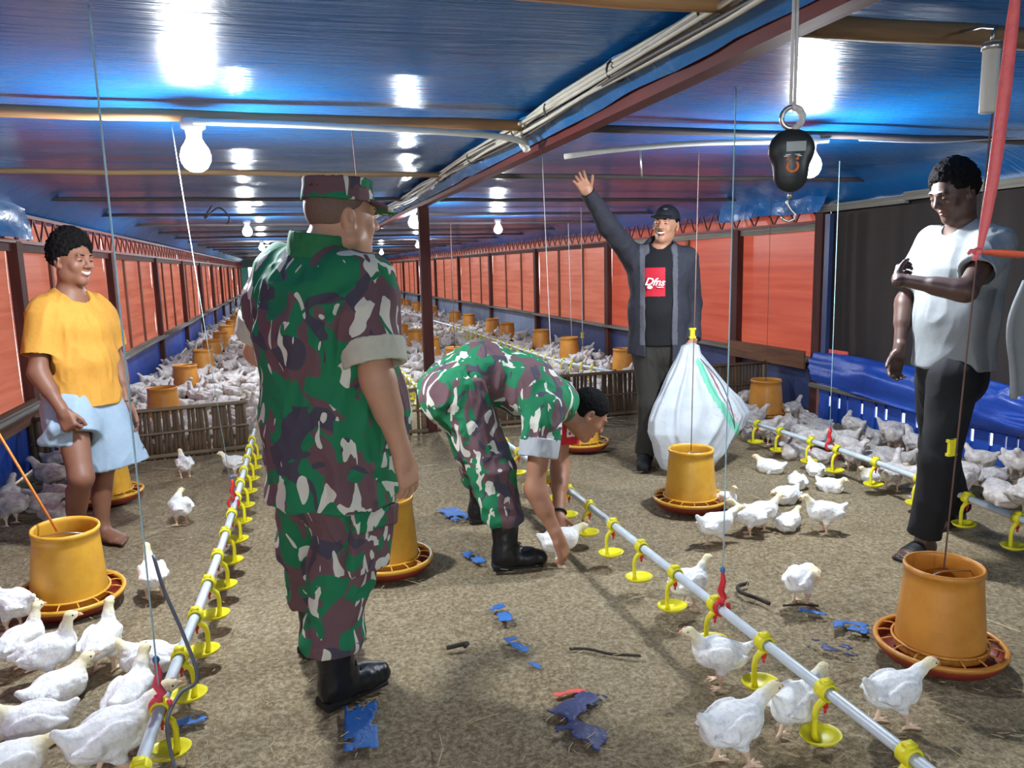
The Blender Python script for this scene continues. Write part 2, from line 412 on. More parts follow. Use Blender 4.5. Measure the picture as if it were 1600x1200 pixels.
# wooden battens tied under the sheet, one object each
def batten(y, x0, x1, mat, z=1.975, r=.021):
    pts = []; n = 10
    for k in range(n + 1):
        t = k / n; pts.append((x0 + (x1 - x0) * t, y + rnd.uniform(-.006, .006), z + rnd.uniform(-.004, .004)))
    m = MB(); m.tube(pts, r, 6); return m.build('batten', mat, ceil_o)
for i, y in enumerate(BAT):
    near = y < 2.5
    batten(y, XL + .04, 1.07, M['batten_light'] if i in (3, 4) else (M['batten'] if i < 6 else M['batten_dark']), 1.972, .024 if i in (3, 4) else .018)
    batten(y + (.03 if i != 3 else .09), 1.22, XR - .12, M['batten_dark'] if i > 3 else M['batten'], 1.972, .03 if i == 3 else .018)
# centre beam (brown), with blue sheet folded over its upper left face
bm_o = struct('ceiling_beam')
m = MB(); m.box((1.115, Y0, 1.885), (1.175, Y1, 1.93)); m.build('beam_timber', M['beam'], bm_o, smooth=False)
m = MB(); m.box((1.10, Y0, 1.93), (1.19, Y1, 2.02)); m.build('beam_core', M['beam'], bm_o, smooth=False)
def wf(u, v):
    y = Y0 + v * (Y1 - Y0); prof_x = 1.105 - .05 * u - .02 * np.sin(u * 3.14); prof_z = 1.915 + .10 * u
    P = np.stack([u * 2, y * 3, 0 * u], -1); n = .016 * vnoise(P, 21) + .008 * vnoise(P * 3, 22)
    return np.stack([prof_x - np.abs(n), y, prof_z + n * .4], -1)
link('sheet_fold', grid_mesh('sheet_fold', wf, 8, 700, M['blue_fold']), bm_o)
# posts carrying the beam
for k, y in enumerate((6.44, 16.6, 26.8)):
    p = struct('support_post', None, (1.14, y, 0))
    m = MB(); m.box((-.042, -.042, 0), (.042, .042, 1.886)); o = m.build('post_tube', M['post'], p, smooth=False)
    m = MB(); m.box((-.07, -.07, 0), (.07, .07, .012)); m.build('foot_plate', M['post'], p, smooth=False)
    bv = o.modifiers.new('bevel', 'BEVEL'); bv.width = .006; bv.segments = 2

# side walls
unit_bar = MB(); unit_bar.box((-.5, -.5, 0), (.5, .5, 1)); unit_bar_me = unit_bar.mesh('truss_bar', M['truss'], False)
def bar(parent, a, b, th):
    a = Vector(a); b = Vector(b); d = b - a; o = link('truss_bar', unit_bar_me, parent, a)
    o.rotation_mode = 'QUATERNION'; o.rotation_quaternion = d.to_track_quat('Z', 'Y'); o.scale = (th, th, d.length); return o
def panel(name, x, ya, yb, za, zb, mat, parent, out, amp=.012, nu=16, nv=14, seed=0, freq=3.):
    def f(u, v):
        y = ya + u * (yb - ya); z = za + v * (zb - za); P = np.stack([y * freq * .5, z * freq, 0 * y + seed], -1)
        return np.stack([x + out * (.02 + .01 * np.sin(u * 3.14)) + amp * vnoise(P, seed), y, z], -1)
    return link(name, grid_mesh(name, f, nu, nv, mat), parent)
def wall(name, X, out, posts, first_y, zt0, zt1, zl, mats, skirt):
    wl = struct(name)
    edges = [first_y] + posts + [Y1]
    for i in range(len(edges) - 1):
        ya, yb = edges[i], edges[i + 1]
        if not (out < 0 and ya < 0): panel('tarp_panel', X, ya, yb, zl - .03, zt1 + .04, mats[0] if i > 1 else mats[1], wl, out * 1.6, .008, 14, 12, i)  # left bay behind the camera kept open, an added inlet for daylight
        if yb - ya > .5: panel('skirt_sheet', X, ya + .03, yb - .03, .0, zl - .02, skirt[0] if i < (9 if out < 0 else 3) else skirt[1], wl, out * .2, .012, 14, 8, i + 40, 5.)
        # thin studs seen in front of the sheet
        ns = 2
        for k in range(1, ns + 1):
            if yb - ya < 2: continue
            y = ya + (yb - ya) * k / (ns + 1.)
            m = MB(); m.box((-.012, -.03, zl), (.012, .03, zt0 + .02)); m.build('stud', M['stud'], wl, (X + out * .02, y, 0), False)
        # ledge poles
        for k in range(3):
            m = MB(); r = .02; m.tube([(X - out * (.02 + .05 * k), ya, zl - .012 - .012 * (k % 2)), (X - out * (.02 + .05 * k), (ya + yb) / 2, zl + rnd.uniform(-.012, 0)), (X - out * (.02 + .05 * k), yb, zl - .012)], r, 6)
            m.build('ledge_pole', M['ledge'], wl)
        # steel truss above
        tr = link('truss', None, wl)
        t0 = zt0; t1 = zt1
        bar(tr, (X - out * .05, ya, t0), (X - out * .05, yb, t0), .026); bar(tr, (X - out * .05, ya, t1), (X - out * .05, yb, t1), .026)
        nb = max(2, int((yb - ya) / .27)); st = (yb - ya) / nb
        for k in range(nb):
            y = ya + k * st
            bar(tr, (X - out * .05, y, t0), (X - out * .05, y + st / 2, t1), .014); bar(tr, (X - out * .05, y + st / 2, t1), (X - out * .05, y + st, t0), .014)
        m = MB(); m.box((-.015, 0, -.03), (.015, yb - ya, .03)); m.build('top_plank', M['ledge'] if i < 2 else M['post'], wl, (X - out * .02, ya, zt0 - .04), False)
    for y in posts:
        m = MB(); m.box((-.035, -.06, 0), (.035, .06, zt0)); m.build('post', M['post'], wl, (X - out * .03, y, 0), False)
    return wl
LP = [6.3 + 3.12 * k for k in range(10)]
RP = [7.08 + 3.34 * k for k in range(9)]
wl = wall('wall_left', XL, -1, [0.06, 3.18] + LP, Y0, 1.64, 1.83, .49, (M['orange'], M['orange_near']), (M['blue'], M['skirt_pale']))
wr = wall('wall_right', XR, 1, RP, 5.80, 1.70, 1.92, .50, (M['orange'], M['orange_near']), (M['skirt_dark'], M['skirt_pale']))
# right wall, near bay: dark shade net, plank, rolled blue sheet and slatted skirt
def tube_roll(name, f_c, f_r, ys, mat, parent, n=20, seed=0):
    V = []; nseg = len(ys)
    for i, y in enumerate(ys):
        cx, cz = f_c(y); r = f_r(y)
        for k in range(n):
            a = 2 * math.pi * k / n; V.append((cx + r * .6 * math.cos(a), y, cz + r * math.sin(a)))
    V = np.array(V); P = V * np.array([9, 1.6, 12.]); wv = vnoise(P * .6, seed + 5); nn = vnoise(P + wv[:, None] * 1.2, seed) * .03 + (1 - 2 * np.abs(vnoise(P * np.array([1, 1.3, 1.7]) + wv[:, None], seed + 1))) * .026 + vnoise(P * 3, seed + 2) * .008
    V[:, 0] -= nn; V[:, 2] += nn * .8
    idx = np.arange(nseg * n).reshape(nseg, n); F = np.stack([idx[:-1], idx[1:], np.roll(idx[1:], -1, 1), np.roll(idx[:-1], -1, 1)], -1).reshape(-1, 4)
    return link(name, mesh_from(name, V, F, mat), parent)
def net_f(u, v):
    y = 5.72 - u * 9.7; z = .48 + v * 1.36; P = np.stack([y * 2.5, z * .7, 0 * y], -1)
    return np.stack([4.56 - .10 * np.clip((5.7 - y) / 2.5, 0, 1) + .02 * vnoise(P, 31), y, z], -1)
link('shade_net', grid_mesh('shade_net', net_f, 120, 20, M['net']), wr)
m = MB(); m.box((4.47, 5.70, 0), (4.55, 5.80, 1.82)); m.build('post', M['post'], wr, smooth=False)
m = MB(); m.box((4.40, 5.52, .40), (4.44, 5.58, 1.75)); m.build('post', M['skirt_dark'], wr, smooth=False)
for k, (ya, yb, z) in enumerate(((5.72, 4.72, 1.80), (4.72, 3.2, 1.82), (3.2, 1.2, 1.83), (1.2, -1.2, 1.83), (-1.2, -4, 1.83))):
    m = MB(); m.box((4.41 - .02 * k, yb, z - .03), (4.44 - .02 * k, ya, z + .03)); m.build('plank', M['ledge'], wr, smooth=False)
tube_roll('sheet_roll', lambda y: (4.40 - .10 * min(1, max(0, (5.5 - y) / 2.)), .44 - .03 * math.sin((5.5 - y) * .8)), lambda y: .155 + .015 * math.sin(y * 3.1), np.linspace(5.6, -3.9, 300), M['blue'], wr, 44, 51)
m = MB(); m.tube([(4.40, 5.7, .285), (4.36, 4.0, .27), (4.34, 1, .27), (4.34, -3.9, .27)], .022, 6); m.build('pole', M['ledge'], wr)
# slatted blue skirt below the roll: slits of daylight between the pieces
y = 5.62; k = 0
while y > -3.8:
    wdt = rnd.uniform(.07, .15); gap = rnd.choice((.012, .03, .04, .03)) if y > 2.2 else .02
    m = MB(); m.box((4.44, y - wdt, -.01), (4.452, y, .285)); m.build('skirt_strip', M['blue'], wr, smooth=False)
    y -= wdt + gap; k += 1
m = MB(); m.box((4.455, -3.9, -.01), (4.462, 5.65, .12)); m.build('skirt_band', M['blue'], wr, smooth=False)
m = MB(); m.box((4.455, -3.9, .205), (4.462, 5.65, .30)); m.build('skirt_band', M['blue'], wr, smooth=False)
# patched brown board under the last orange panel, blue sheet behind it, red scrap
m = MB(); m.box((4.40, 5.80, .41), (4.42, 7.04, .57)); m.build('brown_board', M['brown_board'], wr, smooth=False)
m = MB(); m.box((4.405, 5.25, .50), (4.412, 5.48, .62)); m.build('red_patch', M['paper_scrap'], wr, smooth=False)
# blue valance sheets at ceiling edge (bunched)
def bunch(name, x, ya, yb, z0, z1, parent, seed, out):
    def f(u, v):
        y = ya + u * (yb - ya); z = z0 + v * (z1 - z0); n = .035 * np.sin(u * 22 + 2 * np.sin(u * 9 + v)) * (1 - .5 * v) + .02 * vnoise(np.stack([u * 9, v * 3, 0 * u], -1), seed)
        return np.stack([x - out * (.05 + .05 * (1 - v)) + n * .7, y, z - .01 * np.sin(u * 9) * (1 - v)], -1)
    return link(name, grid_mesh(name, f, 90, 14, M['blue_fold']), parent)
bunch('sheet_bunch', XL + .02, 3.0, 6.45, 1.66, 1.95, wl, 61, -1)
bunch('sheet_bunch', XR - .08, 5.6, 7.2, 1.78, 2.0, wr, 62, 1)
def val(name, x, ya, yb, za, zb, parent, seed, out):
    def f(u, v):
        y = ya + u * (yb - ya); z = za + v * (zb - za)
        return np.stack([x - out * (.06 + .05 * v) + .012 * vnoise(np.stack([y * 2, v * 3, 0 * u], -1), seed), y, z], -1)
    return link(name, grid_mesh(name, f, 200, 6, M['blue_fold']), parent)
val('valance', XR - .02, 7.1, 21, 1.915, 2.0, wr, 63, 1)
# brown board at left wall below the near orange panel
m = MB(); m.box((XL + .05, 3.2, .36), (XL + .075, 6.25, .52)); m.build('brown_board', M['brown_board'], wl, smooth=False)
# far end wall with teal doorway to daylight
we = struct('wall_far')
m = MB(); m.box((XL - .1, Y1, 0), (XL + .02, Y1 + .1, 2.1)); m.box((-.95, Y1, 0), (XR + .2, Y1 + .1, 2.1)); m.box((XL - .1, Y1, 1.62), (-.9, Y1 + .1, 2.1))
m.build('end_sheet', M['end_wall'], we, smooth=False)
m = MB(); m.box((-1.83, Y1 - .02, 0), (-1.52, Y1 + .02, 1.62)); m.box((-1.52, Y1 + .6, 0), (-.9, Y1 + .63, .8)); m.build('door_sheet', M['teal'], we, smooth=False)

wn = struct('light_block_wall')  # unseen dark wall, added to block daylight from the right behind the camera
m = MB(); m.box((.2, Y0 - .1, 0), (XR + .2, Y0, 2.1)); m.build('light_block_sheet', M['end_wall'], wn, smooth=False)
# ---------------------------------------------------------------- lamps, conduits, cables
lamp_pos = [(-.295, 3.27), (2.475, 3.27), (-.36, 9.3), (2.6, 9.4), (-.36, 15.3), (2.6, 15.4), (-.36, 21.3), (2.6, 21.4), (-.36, 27.3), (2.6, 27.4), (1.24, 7.55), (-.36, 33.3), (2.6, 33.3), (-.34, -2.0), (2.6, -2.4)]
hold_me = MB().lathe([(.001, .0), (.04, 0), (.042, -.012), (.04, -.03), (.028, -.036), (.025, -.06), (.001, -.06)], 18).mesh('lamp_holder', M['holder'])
bulb_me = MB().lathe([(.001, -.175), (.02, -.172), (.037, -.160), (.048, -.138), (.050, -.118)], 20).mesh('bulb', M['bulb'])
neck_me = MB().lathe([(.050, -.118), (.044, -.096), (.032, -.078), (.024, -.062), (.024, -.055)], 20).mesh('bulb_neck', M['bulb_neck'])
lamp_lab = {0: 'lit white bulb in a pale holder under the first wooden batten, left of the beam', 1: 'lit white bulb glowing behind the hanging digital scale', 10: 'lit white bulb glaring beside the dark red beam post'}
lampo = []
ORD = ['first', 'second', 'third', 'fourth', 'fifth', 'sixth', 'seventh', 'eighth', 'ninth', 'tenth', 'eleventh', 'twelfth', 'thirteenth']
for i, (x, y) in enumerate(lamp_pos):
    e = empty('ceiling_bulb', (x, y, 1.965 if i != 10 else 1.95)); lampo.append(e)
    link('lamp_holder', hold_me, e); e.scale = (1.12, 1.12, 1.12) if i < 2 else (1, 1, 1); link('bulb', bulb_me, e); link('bulb_neck', neck_me, e)
    if i in lamp_lab: tag(e, lamp_lab[i], 'light bulb', 'lit bulbs under the ceiling')
    elif y < 0: tag(e, 'lit bulb under the %s half of the near ceiling, behind the camera' % ('left' if x < 0 else 'right'), 'light bulb', 'lit bulbs under the ceiling')
    elif i == 2: tag(e, 'lit bulb over the left pen, first one beyond the man in yellow', 'light bulb', 'lit bulbs under the ceiling')
    elif i == 3: tag(e, 'lit bulb over the right pen, just right of the beam post', 'light bulb', 'lit bulbs under the ceiling')
    else: tag(e, '%s lit bulb from the camera in the row over the %s' % (ORD[1 + int((y - 3) / 6)], 'left pen' if x < 0 else 'right pens'), 'light bulb', 'lit bulbs far down the shed')
def curve_tube(name, pts, r, mat, parent=None, n=6, sub=6):
    # Catmull-Rom resample
    P = [A_(*p) for p in pts]; Q = []
    if len(P) > 2 and sub > 1:
        E = [2 * P[0] - P[1]] + P + [2 * P[-1] - P[-2]]
        for i in range(1, len(E) - 2):
            for k in range(sub):
                t = k / sub; a, b, c, d = E[i - 1], E[i], E[i + 1], E[i + 2]
                Q.append(.5 * ((2 * b) + (c - a) * t + (2 * a - 5 * b + 4 * c - d) * t * t + (3 * b - a - 3 * c + d) * t ** 3))
        Q.append(P[-1])
    else: Q = P
    m = MB(); m.tube(Q, r, n); return m.build(name, mat, parent)
def pipe_thing(name, pts, r, mat, label, cat, group=None):
    o = curve_tube(name, pts, r, mat); return tag(o, label, cat, group)
pipe_thing('conduit_pipe', [(-.29, 3.23, 1.95), (.2, 3.22, 1.945), (.7, 3.21, 1.93), (.95, 3.22, 1.915), (1.03, 3.25, 1.895), (1.045, 3.3, 1.88)], .0135, M['pvc'], 'white conduit pipe under the batten from the left bulb to the beam', 'pipe')
pipe_thing('conduit_pipe', [(1.27, 3.42, 1.872), (1.5, 3.38, 1.90), (1.9, 3.33, 1.93), (2.5, 3.28, 1.945), (2.58, 3.27, 1.95)], .0135, M['pvc'], 'white conduit pipe sloping up right of the beam to the right bulb', 'pipe')
cb = tag(empty('cable_bundle', (0, 0, 0)), 'bundle of pale electric cables tied along the left side of the beam', 'cable')
for k in range(9):
    pts = []; ph = rnd.uniform(0, 6)
    for i in range(60):
        y = -3.8 + i * .42 if i < 40 else 13 + (i - 40) * 1.15
        ww = .016 * math.sin(y * 2.2 + ph) + rnd.uniform(-.008, .008)
        pts.append((1.035 - .012 * (k % 3) + ww * .8, y, 1.985 - .014 * (k // 3) + .012 * math.sin(y * 1.7 + ph * 2) - (.022 if k > 6 else 0) * abs(math.sin(y * 1.3))))
    curve_tube('cable', pts, .0075 if k != 4 else .012, M['cable'] if k % 4 != 3 else M['cable_dark'], cb, 6, 2)
for y in (1.1, 1.75, 2.3, 2.9, 3.35, 4.2, 5.1):
    m = MB(); pts = [(1.03 + .034 * math.cos(a), y, 1.972 + .034 * math.sin(a)) for a in np.linspace(0, 6.28, 13)]; m.tube(pts, .004, 5); m.build('cable_tie', M['cable_dark'], cb)
curve_tube('cable_loop', [(1.02, 3.28, 1.95), (1.03, 3.3, 1.90), (1.06, 3.31, 1.885), (1.05, 3.33, 1.93), (1.03, 3.36, 1.96)], .012, M['pvc'], cb)
# ---------------------------------------------------------------- signed-distance modelling
class Grid:
    def __init__(s, lo, hi, h):
        s.lo = A_(*lo); s.h = h; s.n = np.ceil((A_(*hi) - s.lo) / h).astype(int) + 1
        s.d = np.full(s.n, 1.0, np.float32)
    def _win(s, lo, hi, pad):
        a = np.clip(np.floor((lo - pad - s.lo) / s.h).astype(int), 0, s.n); b = np.clip(np.ceil((hi + pad - s.lo) / s.h).astype(int) + 1, 0, s.n)
        sl = tuple(slice(int(a[i]), int(b[i])) for i in range(3))
        ax = [(s.lo[i] + s.h * np.arange(a[i], b[i])).astype(np.float32) for i in range(3)]
        return sl, ax[0][:, None, None], ax[1][None, :, None], ax[2][None, None, :]
    def add(s, prim, k=0.0):
        fn, lo, hi = prim; sl, X, Y, Z = s._win(lo, hi, k + 3 * s.h)
        if 0 in s.d[sl].shape: return s
        b = fn(X, Y, Z); a = s.d[sl]
        if k > 0:
            hh = np.clip(k - np.abs(a - b), 0, None) / k; s.d[sl] = np.minimum(a, b) - hh * hh * k * .25
        else: s.d[sl] = np.minimum(a, b)
        return s
    def sub(s, prim, k=0.0):
        fn, lo, hi = prim; sl, X, Y, Z = s._win(lo, hi, k + 3 * s.h)
        if 0 in s.d[sl].shape: return s
        b = -fn(X, Y, Z); a = s.d[sl]
        if k > 0:
            hh = np.clip(k - np.abs(a - b), 0, None) / k; s.d[sl] = np.maximum(a, b) + hh * hh * k * .25
        else: s.d[sl] = np.maximum(a, b)
        return s
    def mesh(s):
        d = s.d; sg = d < 0
        c = np.zeros(s.n - 1, np.uint8)
        for i in (0, 1):
            for j in (0, 1):
                for k in (0, 1): c += sg[i:s.n[0] - 1 + i, j:s.n[1] - 1 + j, k:s.n[2] - 1 + k]
        I = np.argwhere((c > 0) & (c < 8)); n = len(I)
        idm = np.full(s.n - 1, -1, np.int32); idm[I[:, 0], I[:, 1], I[:, 2]] = np.arange(n)
        acc = np.zeros((n, 3)); cnt = np.zeros(n)
        cor = [(i, j, k) for i in (0, 1) for j in (0, 1) for k in (0, 1)]
        val = {o: d[I[:, 0] + o[0], I[:, 1] + o[1], I[:, 2] + o[2]].astype(float) for o in cor}
        for a in cor:
            for ax in range(3):
                if a[ax]: continue
                b = list(a); b[ax] = 1; b = tuple(b); va, vb = val[a], val[b]; m = (va < 0) != (vb < 0)
                t = np.where(m, va / np.where(m, va - vb, 1), 0)
                p = np.tile(np.array(a, float), (n, 1)); p[:, ax] = t
                acc[m] += p[m]; cnt[m] += 1
        V = (I + acc / np.maximum(cnt, 1)[:, None]) * s.h + s.lo
        Fs = []
        for ax in range(3):
            o1, o2 = (ax + 1) % 3, (ax + 2) % 3
            lo = [slice(None)] * 3; hi = [slice(None)] * 3; lo[ax] = slice(0, -1); hi[ax] = slice(1, None)
            e = sg[tuple(lo)] != sg[tuple(hi)]
            E = np.argwhere(e); ok = (E[:, o1] > 0) & (E[:, o2] > 0) & (E[:, o1] < s.n[o1] - 1) & (E[:, o2] < s.n[o2] - 1); E = E[ok]
            def cell(da, db):
                q = E.copy(); q[:, o1] -= da; q[:, o2] -= db; return idm[q[:, 0], q[:, 1], q[:, 2]]
            q = np.stack([cell(1, 1), cell(0, 1), cell(0, 0), cell(1, 0)], -1)
            inside = sg[E[:, 0], E[:, 1], E[:, 2]]
            q[~inside] = q[~inside][:, ::-1]; Fs.append(q)
        F = np.concatenate(Fs); F = F[(F >= 0).all(1)]
        return V, F
def vnormals(V, F):
    n = np.cross(V[F[:, 2]] - V[F[:, 0]], V[F[:, 3]] - V[F[:, 1]]); vn = np.zeros_like(V)
    for k in range(4): np.add.at(vn, F[:, k], n)
    return vn / (np.linalg.norm(vn, axis=1, keepdims=True) + 1e-12)
def cone(a, b, ra, rb, ca=False, cb=False):
    a = A_(*a); b = A_(*b); ab = b - a; L2 = float(ab @ ab) + 1e-12; L = math.sqrt(L2); R = max(ra, rb)
    def f(X, Y, Z):
        x = X - a[0]; y = Y - a[1]; z = Z - a[2]; t = (x * ab[0] + y * ab[1] + z * ab[2]) / L2; tc = np.clip(t, 0, 1)
        d = np.sqrt((x - tc * ab[0]) ** 2 + (y - tc * ab[1]) ** 2 + (z - tc * ab[2]) ** 2) - (ra + (rb - ra) * tc)
        if ca: d = np.maximum(d, -t * L)
        if cb: d = np.maximum(d, (t - 1) * L)
        return d.astype(np.float32)
    return f, np.minimum(a, b) - R, np.maximum(a, b) + R
def ell(a, b, ax, wa, da, wb, db, ca=False, cb=False):
    """elliptic limb segment: half width w along ax, half depth d across it"""
    a = A_(*a); b = A_(*b); ab = b - a; L2 = float(ab @ ab) + 1e-12; L = math.sqrt(L2); R = max(wa, wb, da, db); ax = A_(*ax) / np.linalg.norm(ax)
    def f(X, Y, Z):
        x = X - a[0]; y = Y - a[1]; z = Z - a[2]; t = (x * ab[0] + y * ab[1] + z * ab[2]) / L2; tc = np.clip(t, 0, 1)
        qx = x - tc * ab[0]; qy = y - tc * ab[1]; qz = z - tc * ab[2]
        u = qx * ax[0] + qy * ax[1] + qz * ax[2]; v2 = np.maximum(qx * qx + qy * qy + qz * qz - u * u, 0)
        w = wa + (wb - wa) * tc; dd = da + (db - da) * tc
        d = (np.sqrt((u / w) ** 2 + v2 / dd ** 2) - 1) * np.minimum(w, dd)
        if ca: d = np.maximum(d, -t * L)
        if cb: d = np.maximum(d, (t - 1) * L)
        return d.astype(np.float32)
    return f, np.minimum(a, b) - R, np.maximum(a, b) + R
I3 = np.eye(3)
def ellipsoid(c, r, R=I3):
    c = A_(*c); r = A_(*r); R = np.asarray(R, float); m = float(max(r))
    def f(X, Y, Z):
        x = X - c[0]; y = Y - c[1]; z = Z - c[2]; p = [(x * R[0, i] + y * R[1, i] + z * R[2, i]) / r[i] for i in range(3)]
        k0 = np.sqrt(p[0] ** 2 + p[1] ** 2 + p[2] ** 2); k1 = np.sqrt((p[0] / r[0]) ** 2 + (p[1] / r[1]) ** 2 + (p[2] / r[2]) ** 2)
        return (k0 * (k0 - 1) / (k1 + 1e-9)).astype(np.float32)
    return f, c - m, c + m
def rbox(c, hf, R=I3, rad=.005):
    c = A_(*c); hf = A_(*hf); R = np.asarray(R, float); m = float(np.linalg.norm(hf))
    def f(X, Y, Z):
        x = X - c[0]; y = Y - c[1]; z = Z - c[2]
        q = [np.abs(x * R[0, i] + y * R[1, i] + z * R[2, i]) - (hf[i] - rad) for i in range(3)]
        o = np.sqrt(sum(np.maximum(v, 0) ** 2 for v in q)); return (o + np.minimum(np.maximum(q[0], np.maximum(q[1], q[2])), 0) - rad).astype(np.float32)
    return f, c - m, c + m
def half(p, n, lo, hi):
    """half space behind the plane through p with outward normal n, limited to a box"""
    p = A_(*p); n = A_(*n) / np.linalg.norm(n)
    def f(X, Y, Z): return ((X - p[0]) * n[0] + (Y - p[1]) * n[1] + (Z - p[2]) * n[2]).astype(np.float32)
    return f, A_(*lo), A_(*hi)

# ---------------------------------------------------------------- chickens
def chicken_sdf(h, head=(0, .118, .215), neck0=(0, .07, .135), sit=False, step=.0, pitch=0.13, tail_up=.02, wings=False, legs=True, yaw=0.0):
    dz = -.062 if sit else .022
    g = Grid((-.1, -.19, -.012), (.1, .20, .29), h)
    o = lambda p: (p[0], p[1], p[2] + dz)
    cp, sp = math.cos(pitch), math.sin(pitch); Rb = np.array([[1, 0, 0], [0, cp, -sp], [0, sp, cp]])
    g.add(ellipsoid(o((0, -.008, .120)), (.061, .088, .060), Rb))
    g.add(ellipsoid(o((0, .048, .112)), (.050, .048, .052)), .03)
    g.add(ellipsoid(o((0, -.06, .105)), (.046, .05, .045)), .03)
    g.add(cone(o((0, -.080, .122)), o((0, -.132, .142 + tail_up)), .034, .012), .026)
    hd = A_(*head); n0 = A_(*neck0); md = (hd + n0) / 2 + A_(0, -.006, .004)
    g.add(cone(o(n0), o(md), .033, .023), .03); g.add(cone(o(md), o(hd), .022, .0175), .012)
    cy, sy = math.cos(yaw), math.sin(yaw); Rh = np.array([[cy, sy, 0], [-sy, cy, 0], [0, 0, 1.]])
    fwd = Rh @ A_(0, 1, -.12)
    g.add(ellipsoid(o(hd + fwd * .008), (.0185, .0265, .0195), Rh), .008)
    for s in (-1, 1):  # folded wings, thighs, shanks, feet
        g.add(ellipsoid(o((s * .054, -.010, .128)), (.016, .068, .040), Rb), .007)
        g.add(cone(o((s * .056, -.05, .118)), o((s * .046, -.105, .122)), .022, .008), .012)
        if legs:
            st = step * s
            kz = .055 if not sit else .03
            g.add(cone(o((s * .034, -.008, .085)), (s * .036, .002 + st * .4, kz), .030, .0135), .02)
            if not sit:
                g.add(cone((s * .036, .002 + st * .4, kz + dz), (s * .037, -.004 + st, .010), .0082, .0072), .004)
                for a in (-.5, 0, .5): g.add(cone((s * .037, -.004 + st, .008), (s * .037 + math.sin(a) * .04, -.004 + st + math.cos(a) * .042, .004), .0066, .0045), .003)
                g.add(cone((s * .037, -.004 + st, .008), (s * .037, -.026 + st, .005), .006, .004), .003)
    return g, o(hd), Rh, fwd
def chicken_mesh(name, h, mats, fine=True, **kw):
    g, hd, Rh, fwd = chicken_sdf(h, **kw); V, F = g.mesh()
    sit = kw.get('sit', False)
    if fine:
        n = vnormals(V, F); am = np.where(V[:, 2] < (.02 if sit else .08), 0.0, 1.0)
        hdist = np.linalg.norm(V - np.array(hd), axis=1); am *= np.clip((hdist - .02) / .05, .15, 1)
        q = V * np.array([34, 17, 30]); V = V + n * (am * (.0042 * vnoise(q, 5) + .0028 * vnoise(q * 2.3, 6)))[:, None]
    ctr = V[F].mean(1)
    legz = .070 if not sit else -.02
    mi = np.where((ctr[:, 2] < legz), 1, 0)
    me = mesh_from(name, V, F, mats, True, mi)
    hdist = np.linalg.norm((V - np.array(hd)) * np.array([1, 1, .8]), axis=1)
    at = me.attributes.new('down', 'FLOAT', 'POINT'); at.data.foreach_set('value', np.clip(1.25 - hdist / .055, 0, 1).astype(np.float32))
    return me, hd, Rh, fwd
POSES = dict(
    stand=dict(),
    tall=dict(head=(0, .085, .245), neck0=(0, .062, .14), pitch=.25, tail_up=-.02),
    walk=dict(head=(0, .155, .19), step=.035, tail_up=.035),
    peck=dict(head=(0, .135, .045), neck0=(0, .085, .105), pitch=-.3, tail_up=.06),
    sit=dict(sit=True, head=(0, .105, .19), neck0=(0, .062, .13)),
    sit_low=dict(sit=True, head=(.02, .105, .155), neck0=(0, .07, .125)),
    turn=dict(head=(.055, .082, .205), yaw=1.2),
    preen=dict(head=(.065, .03, .155), neck0=(.01, .065, .14), yaw=2.4))
CH = {}
for pn, kw in POSES.items():
    me, hd, Rh, fwd = chicken_mesh('chicken_body_' + pn, .0042, [M['feather'], M['hock']], **kw)
    hd = A_(*hd)
    bk = MB(); b0 = hd + fwd * .030; m3 = fwd / np.linalg.norm(fwd)
    bk.tube([b0, b0 + m3 * .010, b0 + m3 * .021 + A_(0, 0, -.004)], [.0085, .0065, .0012], 8)
    ey = [];
    for s in (-1, 1):
        e = MB(); e.ball(hd + fwd * .012 + Rh @ A_(s * .0172, 0, .004), .0036, 8, 6); ey.append(e.mesh('eye', M['chick_eye']))
    cb_ = MB(); cb_.ball(hd + fwd * .018 + A_(0, 0, .0185), (.003, .010, .0035), 8, 6, Rh)
    CH[pn] = (me, bk.mesh('beak', M['beak']), ey, cb_.mesh('comb', M['comb']))
def chicken(pose, x, y, deg, label, group=None, s=1.0, z=0.0):
    """deg: plan heading, 0 = down the shed, 90 = towards the right wall"""
    me, bk, ey, cbm = CH[pose]
    e = empty('chicken', (x, y, z), -math.radians(deg)); e.scale = (s, s, s)
    link('body', me, e); link('beak', bk, e); link('comb', cbm, e)
    for q in ey: link('eye', q, e)
    return tag(e, label, 'chicken', group)
LOWP = []
for pn in ('stand', 'sit', 'sit_low', 'peck', 'turn', 'tall', 'preen', 'sit', 'sit_low'):
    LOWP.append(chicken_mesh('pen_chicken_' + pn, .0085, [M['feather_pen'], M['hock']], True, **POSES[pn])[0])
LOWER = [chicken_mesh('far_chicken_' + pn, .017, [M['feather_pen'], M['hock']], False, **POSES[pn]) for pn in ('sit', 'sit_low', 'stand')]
def scatter(n, fx, ok, mind, seed, tries=40000):
    r = random.Random(seed); pts = []; cell = {}
    for _ in range(tries):
        if len(pts) >= n: break
        p = fx(r)
        if not ok(p): continue
        k = (int(p[0] / mind), int(p[1] / mind)); bad = False
        for i in (-1, 0, 1):
            for j in (-1, 0, 1):
                for q in cell.get((k[0] + i, k[1] + j), ()):
                    if (q[0] - p[0]) ** 2 + (q[1] - p[1]) ** 2 < mind * mind: bad = True
        if bad: continue
        pts.append(p); cell.setdefault(k, []).append(p)
    return pts

